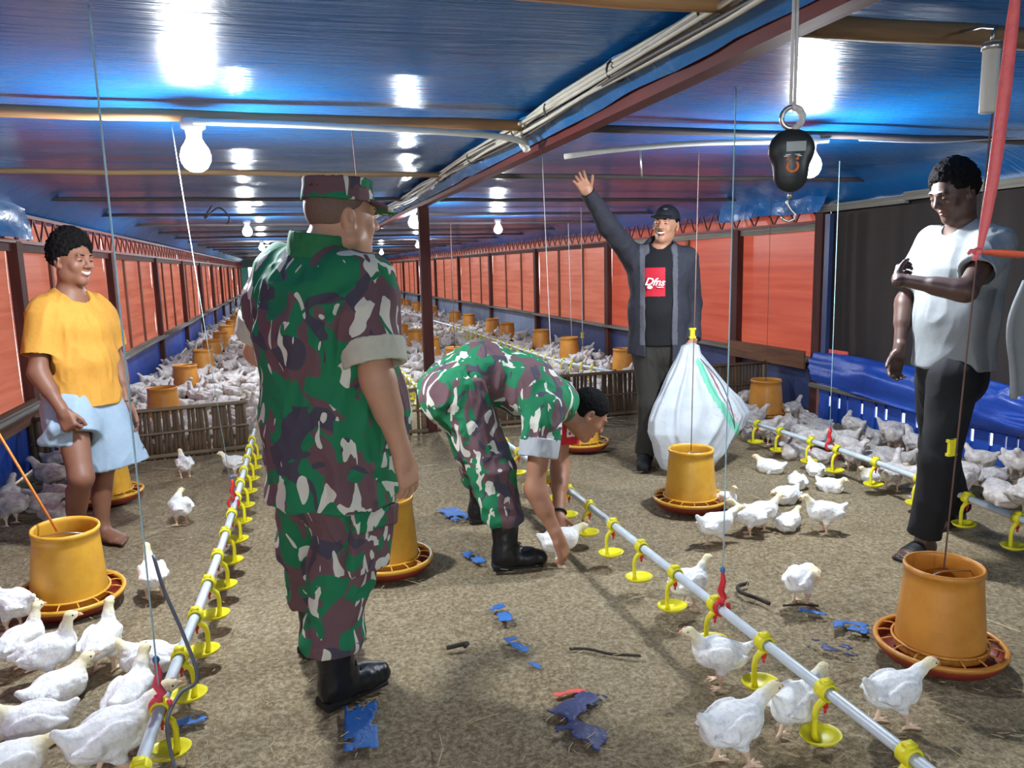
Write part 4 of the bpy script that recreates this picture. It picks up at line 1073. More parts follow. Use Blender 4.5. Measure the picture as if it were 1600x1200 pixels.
# ---- barefoot man in yellow shirt
def man_b():
    root = A_(-1.02, 4.33, 0); e = person('smiling barefoot person in yellow T-shirt and pale blue shorts, hand on the shorts', root)
    f = unit((.76, -.65, 0)); r = A_(f[1], -f[0], 0); o = A_(-1.03, 4.34, 0); c = lambda x, y, z: o + r * x + f * y + UP * z
    C = A_(-1.0, 4.31, 1.458); R = basis((.82, -.57, -.08), (0.05, 0, 1)); s = 1.0
    shR, shL = c(.15, -.01, 1.21), c(-.155, -.01, 1.21); elR = A_(-1.165, 4.16, .93); wrR = A_(-1.060, 4.09, .745); elL = A_(-.885, 4.50, .92); wrL = A_(-.838, 4.42, .70)
    hipR, hipL = A_(-1.075, 4.25, .73), A_(-.975, 4.38, .73); knR, knL = A_(-1.015, 4.10, .41), A_(-.968, 4.36, .41); anR, anL = A_(-1.115, 4.26, .085), A_(-1.012, 4.36, .085)
    g = Grid((-1.45, 3.8, 0), (-.6, 4.8, 1.7), .0048)
    torso(g, [(c(0, 0, .75), r, .13, .095), (c(0, 0, .95), r, .125, .09), (c(0, 0, 1.15), r, .15, .10), (c(0, -.01, 1.25), r, .13, .065), (c(0, -.005, 1.29), r, .06, .055)])
    g.add(cone(c(0, 0, 1.27), C + R @ A_(0, -.02, -.06), .056, .054), .035); head_sdf(g, C, R, s)
    arm(g, shR, elR, wrR); arm(g, shL, elL, wrL); leg(g, hipR, knR, anR); leg(g, hipL, knL, anL); calf(g, knR, anR, -f); calf(g, knL, anL, -f)
    foot(g, anR, anR + f); foot(g, anL, A_(-.86, 4.24, 0))
    hand(g, wrR, (.35, -.35, -.75), (.7, -.2, .5), 1, (.9, 1.1, .8), .3, 1.0, .5); hand(g, wrL, (.25, -.15, -.95), f, -1, (.3, .45, .35), .6)
    put('body', g, [M['skin_brown'], M['lip']], e, root, None, lips(C, R, s)); face_parts(e, root, C, R, s, 'shut', True)
    g = hair_grid(C, R, s, .022, .022, .058, 0, -.035)
    put('hair', g, [M['hair']], e, root, lambda V, n: V + n * (.006 * vnoise(V * 75, 3) + .005 * vnoise(V * 150, 4))[:, None])
    g = Grid((-1.45, 3.9, .7), (-.6, 4.8, 1.4), .0055)
    torso(g, [(c(.0, .02, .70), r, .19, .15), (c(0, .01, .95), r, .178, .135), (c(0, 0, 1.13), r, .185, .128), (c(0, -.01, 1.225), r, .165, .085), (c(0, -.005, 1.275), r, .085, .075)], .05)
    g.sub(half((0, 0, .738), UP, (-2, 3, .5), (0, 6, .87))); g.sub(ell(c(0, .015, .70), c(0, .01, .765), r, .176, .136, .17, .128))
    for sh, el, q in ((shR, elR, 1), (shL, elL, -1)):
        d = unit(el - sh); g.add(cone(sh - d * .01, sh + d * .21, .068, .080, False, True), .045); g.sub(cone(sh + d * .17, sh + d * .26, .062, .071))
    g.sub(cone(c(0, .02, 1.285), C, .072, .06), .008)
    put('shirt', g, [M['yellow_tee']], e, root, wrinkle(.013, 9, 61))
    g = Grid((-1.4, 3.9, .35), (-.55, 4.75, .95), .0055)
    torso(g, [(c(.0, .01, .68), r, .160, .118), (c(0, .01, .80), r, .15, .108)])
    hemL = A_(-.935, 4.37, .395); g.add(ell(hipL, hemL, A_(.9, .2, 0), .12, .12, .185, .135, False, True), .05)
    hemR = hipR + (knR - hipR) * .42; g.add(cone(hipR, hemR, .125, .118, False, True), .05)
    dR = unit(knR - hipR); g.sub(cone(hemR - dR * .04, hemR + dR * .1, .088, .088)); g.sub(ell(hemL + UP * .05, hemL - UP * .05, A_(.9, .2, 0), .165, .115, .175, .125))
    for k in range(4): g.add(cone(A_(-1.12 + .022 * k, 4.09 + .015 * k, .66), A_(-1.17 + .04 * k, 4.12, .60 - .008 * k), .014, .024), .02)
    g.add(cone(A_(-1.10, 4.10, .665), A_(-1.02, 4.10, .69), .03, .03), .04)
    put('shorts', g, [M['shorts']], e, root, wrinkle(.011, 9, 71, (1, 1, .4)))
    m = MB(); 
    for k in range(12):
        pass
    pts = [wrL - unit(wrL - elL) * .03 + .031 * (math.cos(a) * r + math.sin(a) * f) - root for a in np.linspace(0, 6.2832, 17)]; m.tube(pts, .004, 6, False); m.build('bracelet', M['black_cloth'], e)
man_b()

# ---- soldier bending over
def soldier_c():
    root = A_(.90, 3.55, 0); e = person('bareheaded person in camouflage uniform bending down to hold a chicken, red armband', root)
    R = basis((.74, -.10, -.67), (.70, 0, .72)); C = A_(1.372, 3.43, .655); s = 1.0
    Y_ = A_(.06, -1, 0)  # his right
    shR, shL = A_(1.105, 3.30, .715), A_(1.295, 3.60, .705); elR = A_(1.035, 3.23, .375); wrR = A_(1.118, 3.16, .155); elL = A_(1.275, 3.56, .37); wrL = A_(1.195, 3.36, .185)
    hipR, hipL = A_(.765, 3.46, .79), A_(.79, 3.67, .79); knR, knL = A_(.865, 3.34, .45), A_(.895, 3.83, .43); anR, anL = A_(.905, 3.30, .10), A_(.955, 3.95, .10)
    rg = lambda e_=0: [(A_(.735, 3.565, .79), Y_, .155 + e_, .125 + e_), (A_(.88, 3.54, .885), Y_, .155 + e_, .115 + e_), (A_(1.07, 3.48, .815), Y_, .165 + e_, .115 + e_), (A_(1.19, 3.46, .745), Y_, .14 + e_, .075 + e_), (A_(1.25, 3.45, .715), Y_, .07 + e_, .06 + e_)]
    g = Grid((.45, 2.95, 0), (1.65, 4.25, 1.15), .0048)
    torso(g, rg(-.01)); g.add(cone(A_(1.24, 3.45, .715), C + R @ A_(0, -.03, -.05), .060, .058), .035); head_sdf(g, C, R, s)
    arm(g, shR, elR, wrR, 1.08); arm(g, shL, elL, wrL, 1.05); leg(g, hipR, knR, anR); leg(g, hipL, knL, anL)
    hand(g, wrR, (.32, -.05, -.93), (.75, .62, .2), 1, (.45, .6, .5), .6); hand(g, wrL, (-.2, -.75, -.6), (.9, -.1, .3), -1, (.45, .6, .5), .6)
    put('body', g, [M['skin_mid'], M['lip']], e, root, None, lips(C, R, s)); face_parts(e, root, C, R, s, 'shut')
    g = hair_grid(C, R, s, .009, .004, .060, 0, -.055); put('hair', g, [M['hair']], e, root, lambda V, n: V + n * (.002 * vnoise(V * 90, 3))[:, None])
    g = Grid((.45, 3.0, .4), (1.5, 4.1, 1.15), .0055)
    q = rg(.024); g2 = q[1:]
    torso(g, [(A_(.80, 3.555, .845), Y_, .175, .145)] + g2, .05)
    for sh, el, L in ((shR, elR, .135), (shL, elL, .135)):
        d = unit(el - sh); g.add(cone(sh - d * .02, sh + d * L, .092, .086, False, True), .05)
    g.sub(cone(A_(1.235, 3.45, .722), C, .066, .06), .008)
    put('shirt', g, [M['camo_c']], e, root, wrinkle(.016, 9, 81))
    for sh, el in ((shR, elR), (shL, elL)):
        d = unit(el - sh); cc = sh + d * .135; g = Grid(cc - .17, cc + .19, .0045); g.add(cone(cc - d * .012, cc + d * .075, .093, .090, True, True)); g.sub(cone(cc + d * .03, cc + d * .14, .074, .074)); put('sleeve_cuff', g, [M['grey_cuff']], e, root, wrinkle(.004, 18, 91))
    # red armband round the far sleeve with white letters
    d = unit(elL - shL); cc = shL + d * .13; g = Grid(cc - .2, cc + .22, .0045)
    g.add(cone(cc - d * .06, cc + d * .085, .103, .101, True, True)); g.sub(cone(cc - d * .1, cc + d * .16, .094, .094)); ab = put('armband', g, [M['brassard']], e, root, wrinkle(.002, 18, 4))
    fc = bpy.data.curves.new('lettering', 'FONT'); fc.body = 'BA'; fc.size = .08; fc.extrude = .0015; fc.align_x = 'CENTER'; fc.align_y = 'CENTER'; fc.offset = .0015; fc.materials.append(M['white_paint'])
    t = link('lettering', text_mesh(fc), ab); nx = unit(A_(.36, -.93, 0) - d * (A_(.36, -.93, 0) @ d)); upv = -d; xr = np.cross(upv, nx)
    pos = cc + d * .02 + nx * .104 - root; t.matrix_local = Matrix((tuple(xr), tuple(upv), tuple(nx))).transposed().to_4x4(); t.location = tuple(pos)
    tag(ab, 'red armband with white letters BA')
    # trousers
    g = Grid((.4, 2.95, .1), (1.35, 4.3, 1.1), .0055)
    torso(g, [(A_(.72, 3.565, .775), Y_, .175, .145), (A_(.85, 3.545, .865), Y_, .175, .138)])
    for hp, kn, an in ((hipR, knR, anR), (hipL, knL, anL)):
        g.add(ellipsoid(hp + A_(-.045, 0, .0), (.135, .12, .14)), .05); g.add(cone(hp, kn, .130, .098), .05); g.add(cone(kn, an + UP * .14, .098, .092), .04); g.add(ellipsoid(an + UP * .14, (.094, .092, .04)), .03); g.sub(half(an + UP * .11, UP, an - .25, an + A_(.25, .25, .11)))
    put('trousers', g, [M['camo_c2']], e, root, wrinkle(.017, 9, 101, (1, 1, .8)))
    m = Grid((.6, 3.2, .6), (1.1, 3.9, 1.1), .006)
    boot(e, root, (.83, 3.275, 0), (1.105, 3.245, 0), anR + A_(.0, 0, .15), .070); boot(e, root, (.88, 3.96, 0), (1.15, 3.93, 0), anL + A_(0, 0, .15), .070)
    m = MB(); dw = unit(wrL - elL); a1 = unit(np.cross(dw, UP)); a2 = np.cross(a1, dw); cw = wrL - dw * .02
    m.tube([cw + .033 * (math.cos(a) * a1 + math.sin(a) * a2) - root for a in np.linspace(0, 6.2832, 17)], .007, 6, False); m.build('wristwatch', M['black_cloth'], e)
soldier_c()

# ---- man waving, with the sack
def man_d():
    root = A_(2.42, 4.72, 0); e = person('smiling person in dark open jacket and black cap, one arm raised, holding a white sack', root)
    f = unit((-.40, -.92, 0)); r = A_(f[1], -f[0], 0); o = A_(2.425, 4.73, 0); c = lambda x, y, z: o + r * x + f * y + UP * z
    C = A_(2.455, 4.70, 1.625); R = basis((-.72, -.68, .02), (.10, 0, 1)); s = 1.0
    shR, shL = c(.17, 0, 1.41), c(-.18, 0, 1.40); elR = A_(2.02, 4.66, 1.63); wrR = A_(1.845, 4.55, 1.82); elL = A_(2.68, 4.74, 1.10); wrL = A_(2.615, 4.60, .875)
    hipR, hipL = c(.09, 0, .82), c(-.09, 0, .82); knR, knL = A_(2.335, 4.68, .43), A_(2.51, 4.68, .43); anR, anL = A_(2.31, 4.70, .085), A_(2.53, 4.72, .085)
    g = Grid((1.6, 4.3, 0), (2.95, 5.1, 1.95), .0048)
    torso(g, [(c(0, 0, .82), r, .14, .10), (c(0, 0, 1.05), r, .13, .095), (c(0, 0, 1.3), r, .15, .10), (c(0, 0, 1.42), r, .13, .068), (c(0, 0, 1.47), r, .06, .055)])
    g.add(cone(c(0, 0, 1.46), C + R @ A_(0, -.02, -.06), .051, .048), .03); head_sdf(g, C, R, s, -.008)
    arm(g, shR, elR, wrR); arm(g, shL, elL, wrL); leg(g, hipR, knR, anR); leg(g, hipL, knL, anL)
    hand(g, wrR, (-.62, -.3, .72), (.5, -.4, .75), 1, (.15, .2, .2), 1.5); hand(g, wrL, (-.35, -.45, -.82), (-.6, -.6, .4), -1, (.9, 1.0, .7), .3, 1., .5)
    put('body', g, [M['skin_light'], M['lip']], e, root, None, lips(C, R, s)); face_parts(e, root, C, R, s, 'shut', True, True)
    g = hair_grid(C, R, s, .006, 0, .04, 0, -.055); put('hair', g, [M['hair']], e, root)
    # black T-shirt with a red print
    g = Grid((2.1, 4.4, .78), (2.8, 5.05, 1.56), .0055)
    torso(g, [(c(0, .005, .76), r, .165, .13), (c(0, .01, 1.05), r, .16, .13), (c(0, .005, 1.3), r, .165, .128), (c(0, 0, 1.42), r, .15, .085), (c(0, 0, 1.47), r, .08, .07)], .05)
    g.sub(half((0, 0, .83), UP, (1, 3, .5), (4, 6, .95))); g.sub(cone(c(0, .02, 1.485), C, .062, .05), .006)
    def prt(cn):
        q = cn - c(0, 0, 0); x = q @ r; y = q @ f; z = q[:, 2]; return ((np.abs(x - .040) < .070) & (y > .05) & (z > 1.16) & (z < 1.35)).astype(int)
    tee = put('t_shirt', g, [M['black_tee'], M['red_print']], e, root, wrinkle(.003, 9, 111), prt)
    def text(body, size, x, z, y, shear=.35, rot=0.06):
        fc = bpy.data.curves.new('lettering', 'FONT'); fc.body = body; fc.size = size; fc.shear = shear; fc.extrude = .0012; fc.offset = .0012; fc.align_x = 'CENTER'; fc.align_y = 'CENTER'; fc.materials.append(M['white_paint'])
        t = link('lettering', text_mesh(fc), tee); xr = -r; t.matrix_local = Matrix((tuple(xr), (0, 0, 1), tuple(f))).transposed().to_4x4() @ Matrix.Rotation(-rot, 4, 'Z'); t.location = tuple(c(x, y, z) - root); return t
    text('Dfns', .068, .040, 1.255, .146)
    m = MB(); m.tube([c(.03, .147, 1.224) - root, c(.01, .147, 1.220) - root, c(-.012, .146, 1.223) - root, c(-.022, .145, 1.218) - root], [.002, .0032, .0028, .001], 6); m.build('print_swoosh', M['white_paint'], tee)
    m = MB(); m.ball(c(.070, .142, 1.222) - root, (.019, .004, .012), 12, 6, np.stack([r, f, UP], 1)); m.build('print_swoosh', M['white_paint'], tee)
    # open jacket
    g = Grid((1.7, 4.3, .7), (2.95, 5.1, 1.9), .0055)
    torso(g, [(c(0, 0, .72), r, .215, .155), (c(0, 0, 1.05), r, .195, .15), (c(0, 0, 1.3), r, .19, .145), (c(0, -.005, 1.43), r, .165, .095), (c(0, -.01, 1.49), r, .085, .078)], .05)
    g.sub(half((0, 0, .80), UP + r * -.18 + f * .0, (1, 3, .5), (4, 6, .95)))
    for sh, el, wr in ((shR, elR, wrR), (shL, elL, wrL)):
        d = unit(wr - el); g.add(cone(sh, el, .080, .064), .05); g.add(cone(el, wr + d * .01, .062, .046, False, True), .03)
    g.sub(rbox(c(.01, .16, 1.02), (.088, .14, .42), np.stack([r, f, UP], 1), .02), .01); g.sub(rbox(c(0, .13, 1.46), (.07, .12, .14), np.stack([r, f, UP], 1), .02), .02)
    g.sub(cone(c(0, .03, 1.44), C, .068, .07), .01)
    def lining(cn):
        q = cn - c(0, 0, 0); x = q @ r; y = q @ f; z = q[:, 2]; return ((np.abs(x - .01) < .122) & (y > .02) & (z > .84) & (z < 1.5)).astype(int)
    put('jacket', g, [M['jacket'], M['jacket_lining']], e, root, wrinkle(.009, 9, 121), lining)
    g = Grid((2.1, 4.4, .05), (2.8, 5.05, .95), .0055); torso(g, [(c(0, 0, .78), r, .155, .115), (c(0, 0, .90), r, .155, .115)])
    for hp, kn, an in ((hipR, knR, anR), (hipL, knL, anL)): g.add(cone(hp, kn, .098, .08), .04); g.add(cone(kn, an + UP * .0, .08, .07, False, True), .03)
    put('trousers', g, [M['olive']], e, root, wrinkle(.009, 9, 131))
    for an, t in ((anR, A_(-.12, -.2, 0)), (anL, A_(.05, -.23, 0))): boot(e, root, (an - unit(t) * .06) * A_(1, 1, 0), (an + t) * A_(1, 1, 0), an + A_(0, 0, .03), .05, 'shoe', M['black_cloth'], False)
    g = Grid(C - .24, C + .26, .0045); h = lambda *p: C + R @ (A_(*p) * s)
    g.add(ellipsoid(h(0, -.014, .044), A_(.084, .105, .092), R)); g.sub(half(h(0, 0, .042), R @ A_(0, .12, 1), C - .3, C + .3)); g.sub(ellipsoid(h(0, -.014, .036), A_(.078, .098, .084), R))
    cp = put('cap', g, [M['navy_cap']], e, root); g = Grid(C - .24, C + .28, .004); g.add(ellipsoid(h(0, .098, .052), A_(.072, .085, .009), R @ np.array(Matrix.Rotation(-.15, 3, 'X')))); g.sub(ellipsoid(h(0, -.014, .036), A_(.080, .10, .088), R)); put('brim', g, [M['navy_cap']], cp, root)
    m = MB(); m.ball(h(-.02, .088, .10) - root, (.018, .004, .006), 8, 6, R); m.build('cap_emblem', M['jacket_lining'], cp)
man_d()

# ---- man in grey T-shirt at the right
def man_e():
    root = A_(2.90, 2.82, 0); e = person('person in pale grey T-shirt and black trousers looking down, one arm folded across', root)
    f = unit((-.99, .02, 0)); r = A_(f[1], -f[0], 0); o = A_(2.945, 2.80, 0); c = lambda x, y, z: o + r * x + f * y + UP * z
    C = A_(2.868, 2.79, 1.655); R = basis((-.93, .02, -.40), (-.3, 0, 1)); s = 1.02
    shR, shL = c(.175, 0, 1.43), c(-.165, -.0, 1.42); elL = A_(2.66, 2.50, 1.235); wrL = A_(2.545, 2.74, 1.285); elR = A_(2.85, 3.02, 1.17); wrR = A_(2.745, 2.93, .94)
    hipL, hipR = A_(2.86, 2.72, .84), A_(2.96, 2.90, .84); knL, knR = A_(2.80, 2.72, .46), A_(3.06, 2.98, .44); anL, anR = A_(2.80, 2.77, .09), A_(3.27, 3.05, .09)
    g = Grid((2.2, 2.2, 0), (3.6, 3.4, 1.9), .005)
    torso(g, [(c(0, 0, .86), r, .14, .10), (c(0, 0, 1.1), r, .135, .095), (c(0, 0, 1.33), r, .15, .105), (c(0, 0, 1.44), r, .13, .07), (c(0, .005, 1.49), r, .06, .055)])
    g.add(cone(c(0, .01, 1.47), C + R @ A_(0, -.03, -.05), .058, .056), .035); head_sdf(g, C, R, s)
    arm(g, shR, elR, wrR, .95); arm(g, shL, elL, wrL, .98); leg(g, hipR, knR, anR); leg(g, hipL, knL, anL); foot(g, anL, anL + A_(-1, -.25, 0)); foot(g, anR, anR + A_(-1, -.2, 0))
    hand(g, wrR, (-.35, -.1, -.93), f, 1, (.35, .5, .4), .6); hand(g, wrL, (.66, .66, .36), (-.3, -.1, .9), -1, (.9, 1.1, .8), .1, .95, .5)
    put('body', g, [M['skin_dark'], M['lip_dark']], e, root, None, lips(C, R, s)); face_parts(e, root, C, R, s, 'shut')
    g = hair_grid(C, R, s, .016, .012, .058, 0, -.05); put('hair', g, [M['hair']], e, root, lambda V, n: V + n * (.004 * vnoise(V * 75, 3) + .004 * vnoise(V * 150, 3))[:, None])
    g = Grid((2.4, 2.3, .78), (3.4, 3.3, 1.6), .0055)
    torso(g, [(c(0, .01, .80), r, .195, .155), (c(0, .01, 1.1), r, .19, .15), (c(0, 0, 1.32), r, .19, .145), (c(0, -.005, 1.43), r, .165, .092), (c(0, 0, 1.475), r, .085, .078)], .05)
    g.sub(half((0, 0, .875), UP + f * .10 * 0, (1, 1, .5), (5, 5, 1.0))); g.sub(ell(c(0, .01, .8), c(0, .01, .92), r, .182, .142, .175, .135))
    for sh, el, q in ((shR, elR, 1), (shL, elL, -1)):
        d = unit(el - sh); g.add(cone(sh - d * .01, sh + d * .225, .080, .078, False, True), .045); g.sub(cone(sh + d * .195, sh + d * .3, .060, .066))
    g.sub(cone(c(0, .025, 1.49), C, .066, .06), .008)
    put('shirt', g, [M['grey_tee']], e, root, wrinkle(.010, 9, 141))
    g = Grid((2.5, 2.4, .05), (3.5, 3.3, 1.0), .0055); torso(g, [(c(0, 0, .82), r, .155, .125), (c(0, 0, .94), r, .155, .12)])
    for hp, kn, an in ((hipR, knR, anR), (hipL, knL, anL)): g.add(cone(hp, kn, .106, .080), .04); g.add(cone(kn, an + UP * .005, .080, .072, False, True), .03)
    put('trousers', g, [M['black_cloth']], e, root, wrinkle(.010, 9, 151))
    for an, d in ((anL, unit((-1, -.25, 0))), (anR, unit((-1, -.2, 0)))):
        lat = A_(d[1], -d[0], 0); b = A_(an[0], an[1], 0); g = Grid(b - .3, b + .35, .0045)
        g.add(ell(b - d * .045 + UP * .006, b + d * .175 + UP * .006, lat, .042, .011, .05, .011)); so = put('sandal', g, [M['sandal']], e, root)
        g = Grid(b - .3, b + .35, .0045); g.add(ell(b + d * .05 + UP * .02, b + d * .12 + UP * .018, lat, .052, .052, .052, .034, True, True)); g.sub(half(UP * .012, UP, b - 1, b + 1)); put('strap', g, [M['sandal']], so, root)
        for k in (-1, 1):
            m = MB(); m.ball(b + d * (.07 + .02 * k) + lat * .045 * (1) + UP * .035 - root, (.007, .007, .005), 8, 6); m.build('buckle', M['metal'], so)
man_e()
# ---------------------------------------------------------------- sack held by the man in the jacket
def sack():
    root = A_(2.55, 4.42, 0); top = A_(2.57, 4.55, .83)
    zs = np.array([.845, .83, .78, .70, .58, .45, .37, .28, .20, .12, .04, .004]); xl = np.array([2.54, 2.50, 2.475, 2.42, 2.33, 2.25, 2.215, 2.205, 2.245, 2.265, 2.30, 2.40]); xr = np.array([2.60, 2.625, 2.63, 2.69, 2.79, 2.90, 2.945, 2.90, 2.82, 2.76, 2.68, 2.56])
    yd = np.array([.02, .045, .06, .085, .115, .135, .14, .145, .145, .14, .12, .05]); yc = np.array([4.55, 4.55, 4.54, 4.52, 4.49, 4.46, 4.45, 4.44, 4.44, 4.44, 4.44, 4.44])
    nz, na = 110, 200; q = np.linspace(0, 1, nz); zz = .845 + (.004 - .845) * q; rev = lambda a: np.interp(-zz, -zs, a)
    L, Rr, D, Yc = rev(xl), rev(xr), rev(yd), rev(yc); a = np.linspace(0, 2 * math.pi, na, endpoint=False)
    Q, Aa = np.meshgrid(q, a, indexing='ij'); wp = vnoise(np.stack([np.cos(Aa) * 1.6, np.sin(Aa) * 1.6, Q * 2.2], -1).reshape(-1, 3), 5).reshape(Q.shape)
    fold = 1 - 2 * np.abs(np.sin(Aa * 4.5 + wp * 1.9 + Q * .8)); fold2 = 1 - 2 * np.abs(np.sin(Aa * 9 + wp * 3.4 + 1.3))
    amp = np.interp(Q, [0, .12, .45, .8, 1], [.10, .16, .11, .06, .02]); cr = vnoise(np.stack([np.cos(Aa) * 3, np.sin(Aa) * 3, Q * 6], -1).reshape(-1, 3), 9).reshape(Q.shape)
    rad = 1 + amp * (fold - .4) * .75 + amp * .35 * (fold2 - .4) + .05 * (1 - 2 * np.abs(cr)) - .03
    cx = ((L + Rr) / 2)[:, None]; hx = ((Rr - L) / 2)[:, None]; ca, sa = np.cos(Aa), np.sin(Aa)
    X = cx + hx * np.sign(ca) * np.abs(ca) ** .95 * (1 + (rad - 1) * .45); Yy = Yc[:, None] + D[:, None] * np.sign(sa) * np.abs(sa) ** .85 * rad; Z = np.repeat(zz[:, None], na, 1) + .012 * cr * np.sin(Q * 3.14)
    V = np.stack([X, Yy, np.maximum(Z, .003)], -1).reshape(-1, 3); idx = np.arange(nz * na).reshape(nz, na)
    F = np.stack([idx[:-1], np.roll(idx[:-1], -1, 1), np.roll(idx[1:], -1, 1), idx[1:]], -1).reshape(-1, 4)[:, ::-1]
    V = np.concatenate([V, [[V[:na, 0].mean(), 4.55, .85], [2.48, 4.44, .003]]]); k = nz * na
    F = np.concatenate([F, [[k, i, (i + 1) % na, (i + 1) % na] for i in range(0)] or np.zeros((0, 4), int)])
    caps = [[k, i, (i + 1) % na, (i + 2) % na] for i in range(0, na, 2)] + [[k + 1, (nz - 1) * na + (i + 2) % na, (nz - 1) * na + (i + 1) % na, (nz - 1) * na + i] for i in range(0, na, 2)]
    F = np.concatenate([F, np.array(caps)]).astype(int)
    o = link('white_sack', mesh_from('white_sack', V - root, F, M['sack']), None, tuple(root)); me = o.data
    t = (V[:, 2] - .83) / -.65; cx = 2.57 + t * .30 - .07 * np.sin(np.clip(t, 0, 1) * 3.14)
    st = (np.abs(V[:, 0] - cx - .0) < .022 + .014 * t) & (V[:, 1] < 4.47) & (t < 1.0); sr = (np.abs(V[:, 0] - cx - .055) < .0065) & (V[:, 1] < 4.47) & (t < .8)
    for nm, a in (('stripe', st), ('stripe_red', sr)): at = me.attributes.new(nm, 'FLOAT', 'POINT'); at.data.foreach_set('value', a.astype(np.float32))
    tag(o, 'large white woven sack with green stripes held up by the man in the jacket', 'sack')
    curve_tube('tie_cord', [top + A_(.02, -.05, -.06) - root, A_(2.68, 4.36, .60) - root, A_(2.74, 4.32, .42) - root, A_(2.77, 4.33, .30) - root, A_(2.76, 4.35, .2) - root], .004, M['wire'], o)
sack()

# ---------------------------------------------------------------- chickens in place
CHICKENS = [
    ('stand', -1.12, 3.32, -60, 0.85, 'white chicken at the left edge just below the slanted feeder pan'),
    ('tall', -0.86, 2.83, 75, 0.85, 'white chicken facing right near the left edge, yellowish head raised'),
    ('tall', -0.98, 2.96, 40, 0.8, 'white chicken behind the one facing right at the left edge'),
    ('sit', -0.8, 2.68, 50, 0.9, 'white chicken settled on the litter with head up and wing feathers loose'),
    ('sit', -0.82, 2.49, -95, 0.9, 'white chicken facing the left edge with its head lowered'),
    ('sit_low', -0.82, 2.28, 60, 0.9, 'white chicken cut off by the bottom left corner'),
    ('tall', -0.7, 2.86, 15, 0.85, 'white chicken seen from behind, walking away below the yellow feeder'),
    ('tall', -0.63, 3.48, -20, 0.8, 'white chicken walking away alone, right of the slanted yellow feeder'),
    ('turn', -0.64, 4.5, -35, 0.78, 'white chicken standing alone on bare litter left of the drinker line'),
    ('stand', -0.74, 5.56, -20, 0.75, 'white chicken standing close to the left bamboo fence'),
    ('stand', -0.41, 5.5, -85, 0.7, 'white chicken by the left fence, partly behind the drinker pipe'),
    ('sit', -0.55, 2.8, -80, 0.9, 'white chicken facing left under the loose grey wire'),
    ('stand', -0.53, 2.42, 15, 0.9, 'white chicken beside the pink hook of the left drinker line'),
    ('walk', -0.54, 2.19, 62, 1.0, 'large white chicken at the bottom edge leaning towards the left drinker pipe'),
    ('stand', 1.49, 2.63, 75, 0.8, 'white chicken behind the drinker pipe under the red hook, head raised'),
    ('stand', 1.29, 2.08, -70, 0.8, 'white chicken facing left under the drinker pipe beside a yellow cup'),
    ('walk', 1.35, 1.76, 70, 0.82, 'white chicken stepping right behind the drinker pipe, head over the pipe'),
    ('walk', 1.11, 1.71, 80, 0.9, 'white chicken striding to the right in the bottom foreground'),
    ('walk', 1.66, 1.72, 88, 0.83, 'white chicken walking right in front of the large amber feeder'),
    ('preen', 1.93, 2.51, 65, 0.8, 'white chicken standing alone with its head tucked away'),
    ('stand', 2.56, 3.17, -72, 0.82, 'white chicken standing left-facing in the open with head raised'),
    ('sit', 2.43, 3.28, 70, 0.75, 'white chicken squatting behind the left-facing one'),
    ('walk', 1.95, 3.19, 85, 0.85, 'white chicken walking right in front of the yellow feeder by the sack'),
    ('stand', 2.19, 3.27, -60, 0.75, 'white chicken facing the feeder pan from its right side'),
    ('stand', 2.3, 3.32, 100, 0.75, 'white chicken standing right behind the one at the feeder pan'),
    ('tall', 2.28, 3.62, 170, 0.6, 'white chicken with head raised against the feeder drum'),
    ('sit_low', 2.69, 3.66, -110, 0.85, 'white chicken with ruffled back resting behind the feeder group'),
    ('sit', 2.98, 4.24, -40, 0.8, 'white chicken resting below the second drinker pipe near the sack'),
    ('sit_low', 2.94, 3.9, 20, 0.75, 'white chicken lying between the pipe and the ruffled resting one'),
    ('sit', 3.06, 3.74, 160, 0.75, 'white chicken lying under the second drinker pipe with head down'),
    ('sit', 3.21, 4.08, 10, 0.75, 'white chicken directly under a cup of the second drinker pipe'),
    ('sit', 3.44, 3.83, -85, 0.75, 'white chicken lying under the pipe left of the black trousers'),
    ('sit_low', 3.66, 3.91, 100, 0.75, 'white chicken lying close to the black trousers under the pipe'),
]

for p, x, y, hd, s, lab in CHICKENS: chicken(p, x, y, hd, lab, None, s, -.004)
def held():
    g, hd, Rh, fwd = chicken_sdf(.0042, head=(0, .135, .165), neck0=(0, .075, .13), sit=False, pitch=.05, legs=False)
    g.add(cone((.03, -.02, .09), (.045, -.045, .05), .024, .012), .02); g.add(cone((.045, -.045, .05), (.05, -.035, .01), .0085, .007), .004)
    for a in (-.6, 0, .6): g.add(cone((.05, -.035, .012), (.05 + math.sin(a) * .03, -.035 + math.cos(a) * .035, .004), .0065, .005), .003)
    V, F = g.mesh(); n = vnormals(V, F); V = V + n * (np.where(V[:, 2] < .06, 0, .004) * vnoise(V * np.array([34, 17, 30]), 5))[:, None]
    me = mesh_from('chicken_body_held', V, F, [M['feather'], M['hock']], True, (V[F].mean(1)[:, 2] < .058).astype(int))
    at = me.attributes.new('down', 'FLOAT', 'POINT'); at.data.foreach_set('value', np.clip(1.25 - np.linalg.norm(V - A_(*hd), axis=1) / .055, 0, 1).astype(np.float32))
    _, bk, ey, cbm = CH['stand']; CH['held'] = (me, bk, ey, cbm)
    hd = A_(*hd); off = hd - A_(0, .118, .215)
    e = chicken('held', 1.155, 3.235, 82, 'white chicken held down in the hands of the bending soldier', None, .88, -.003)
    for ch in e.children:
        if ch.name.split('.')[0] in ('beak', 'comb', 'eye'): ch.location = tuple(off)
held()
rr_ = random.Random(5); npen = [0]
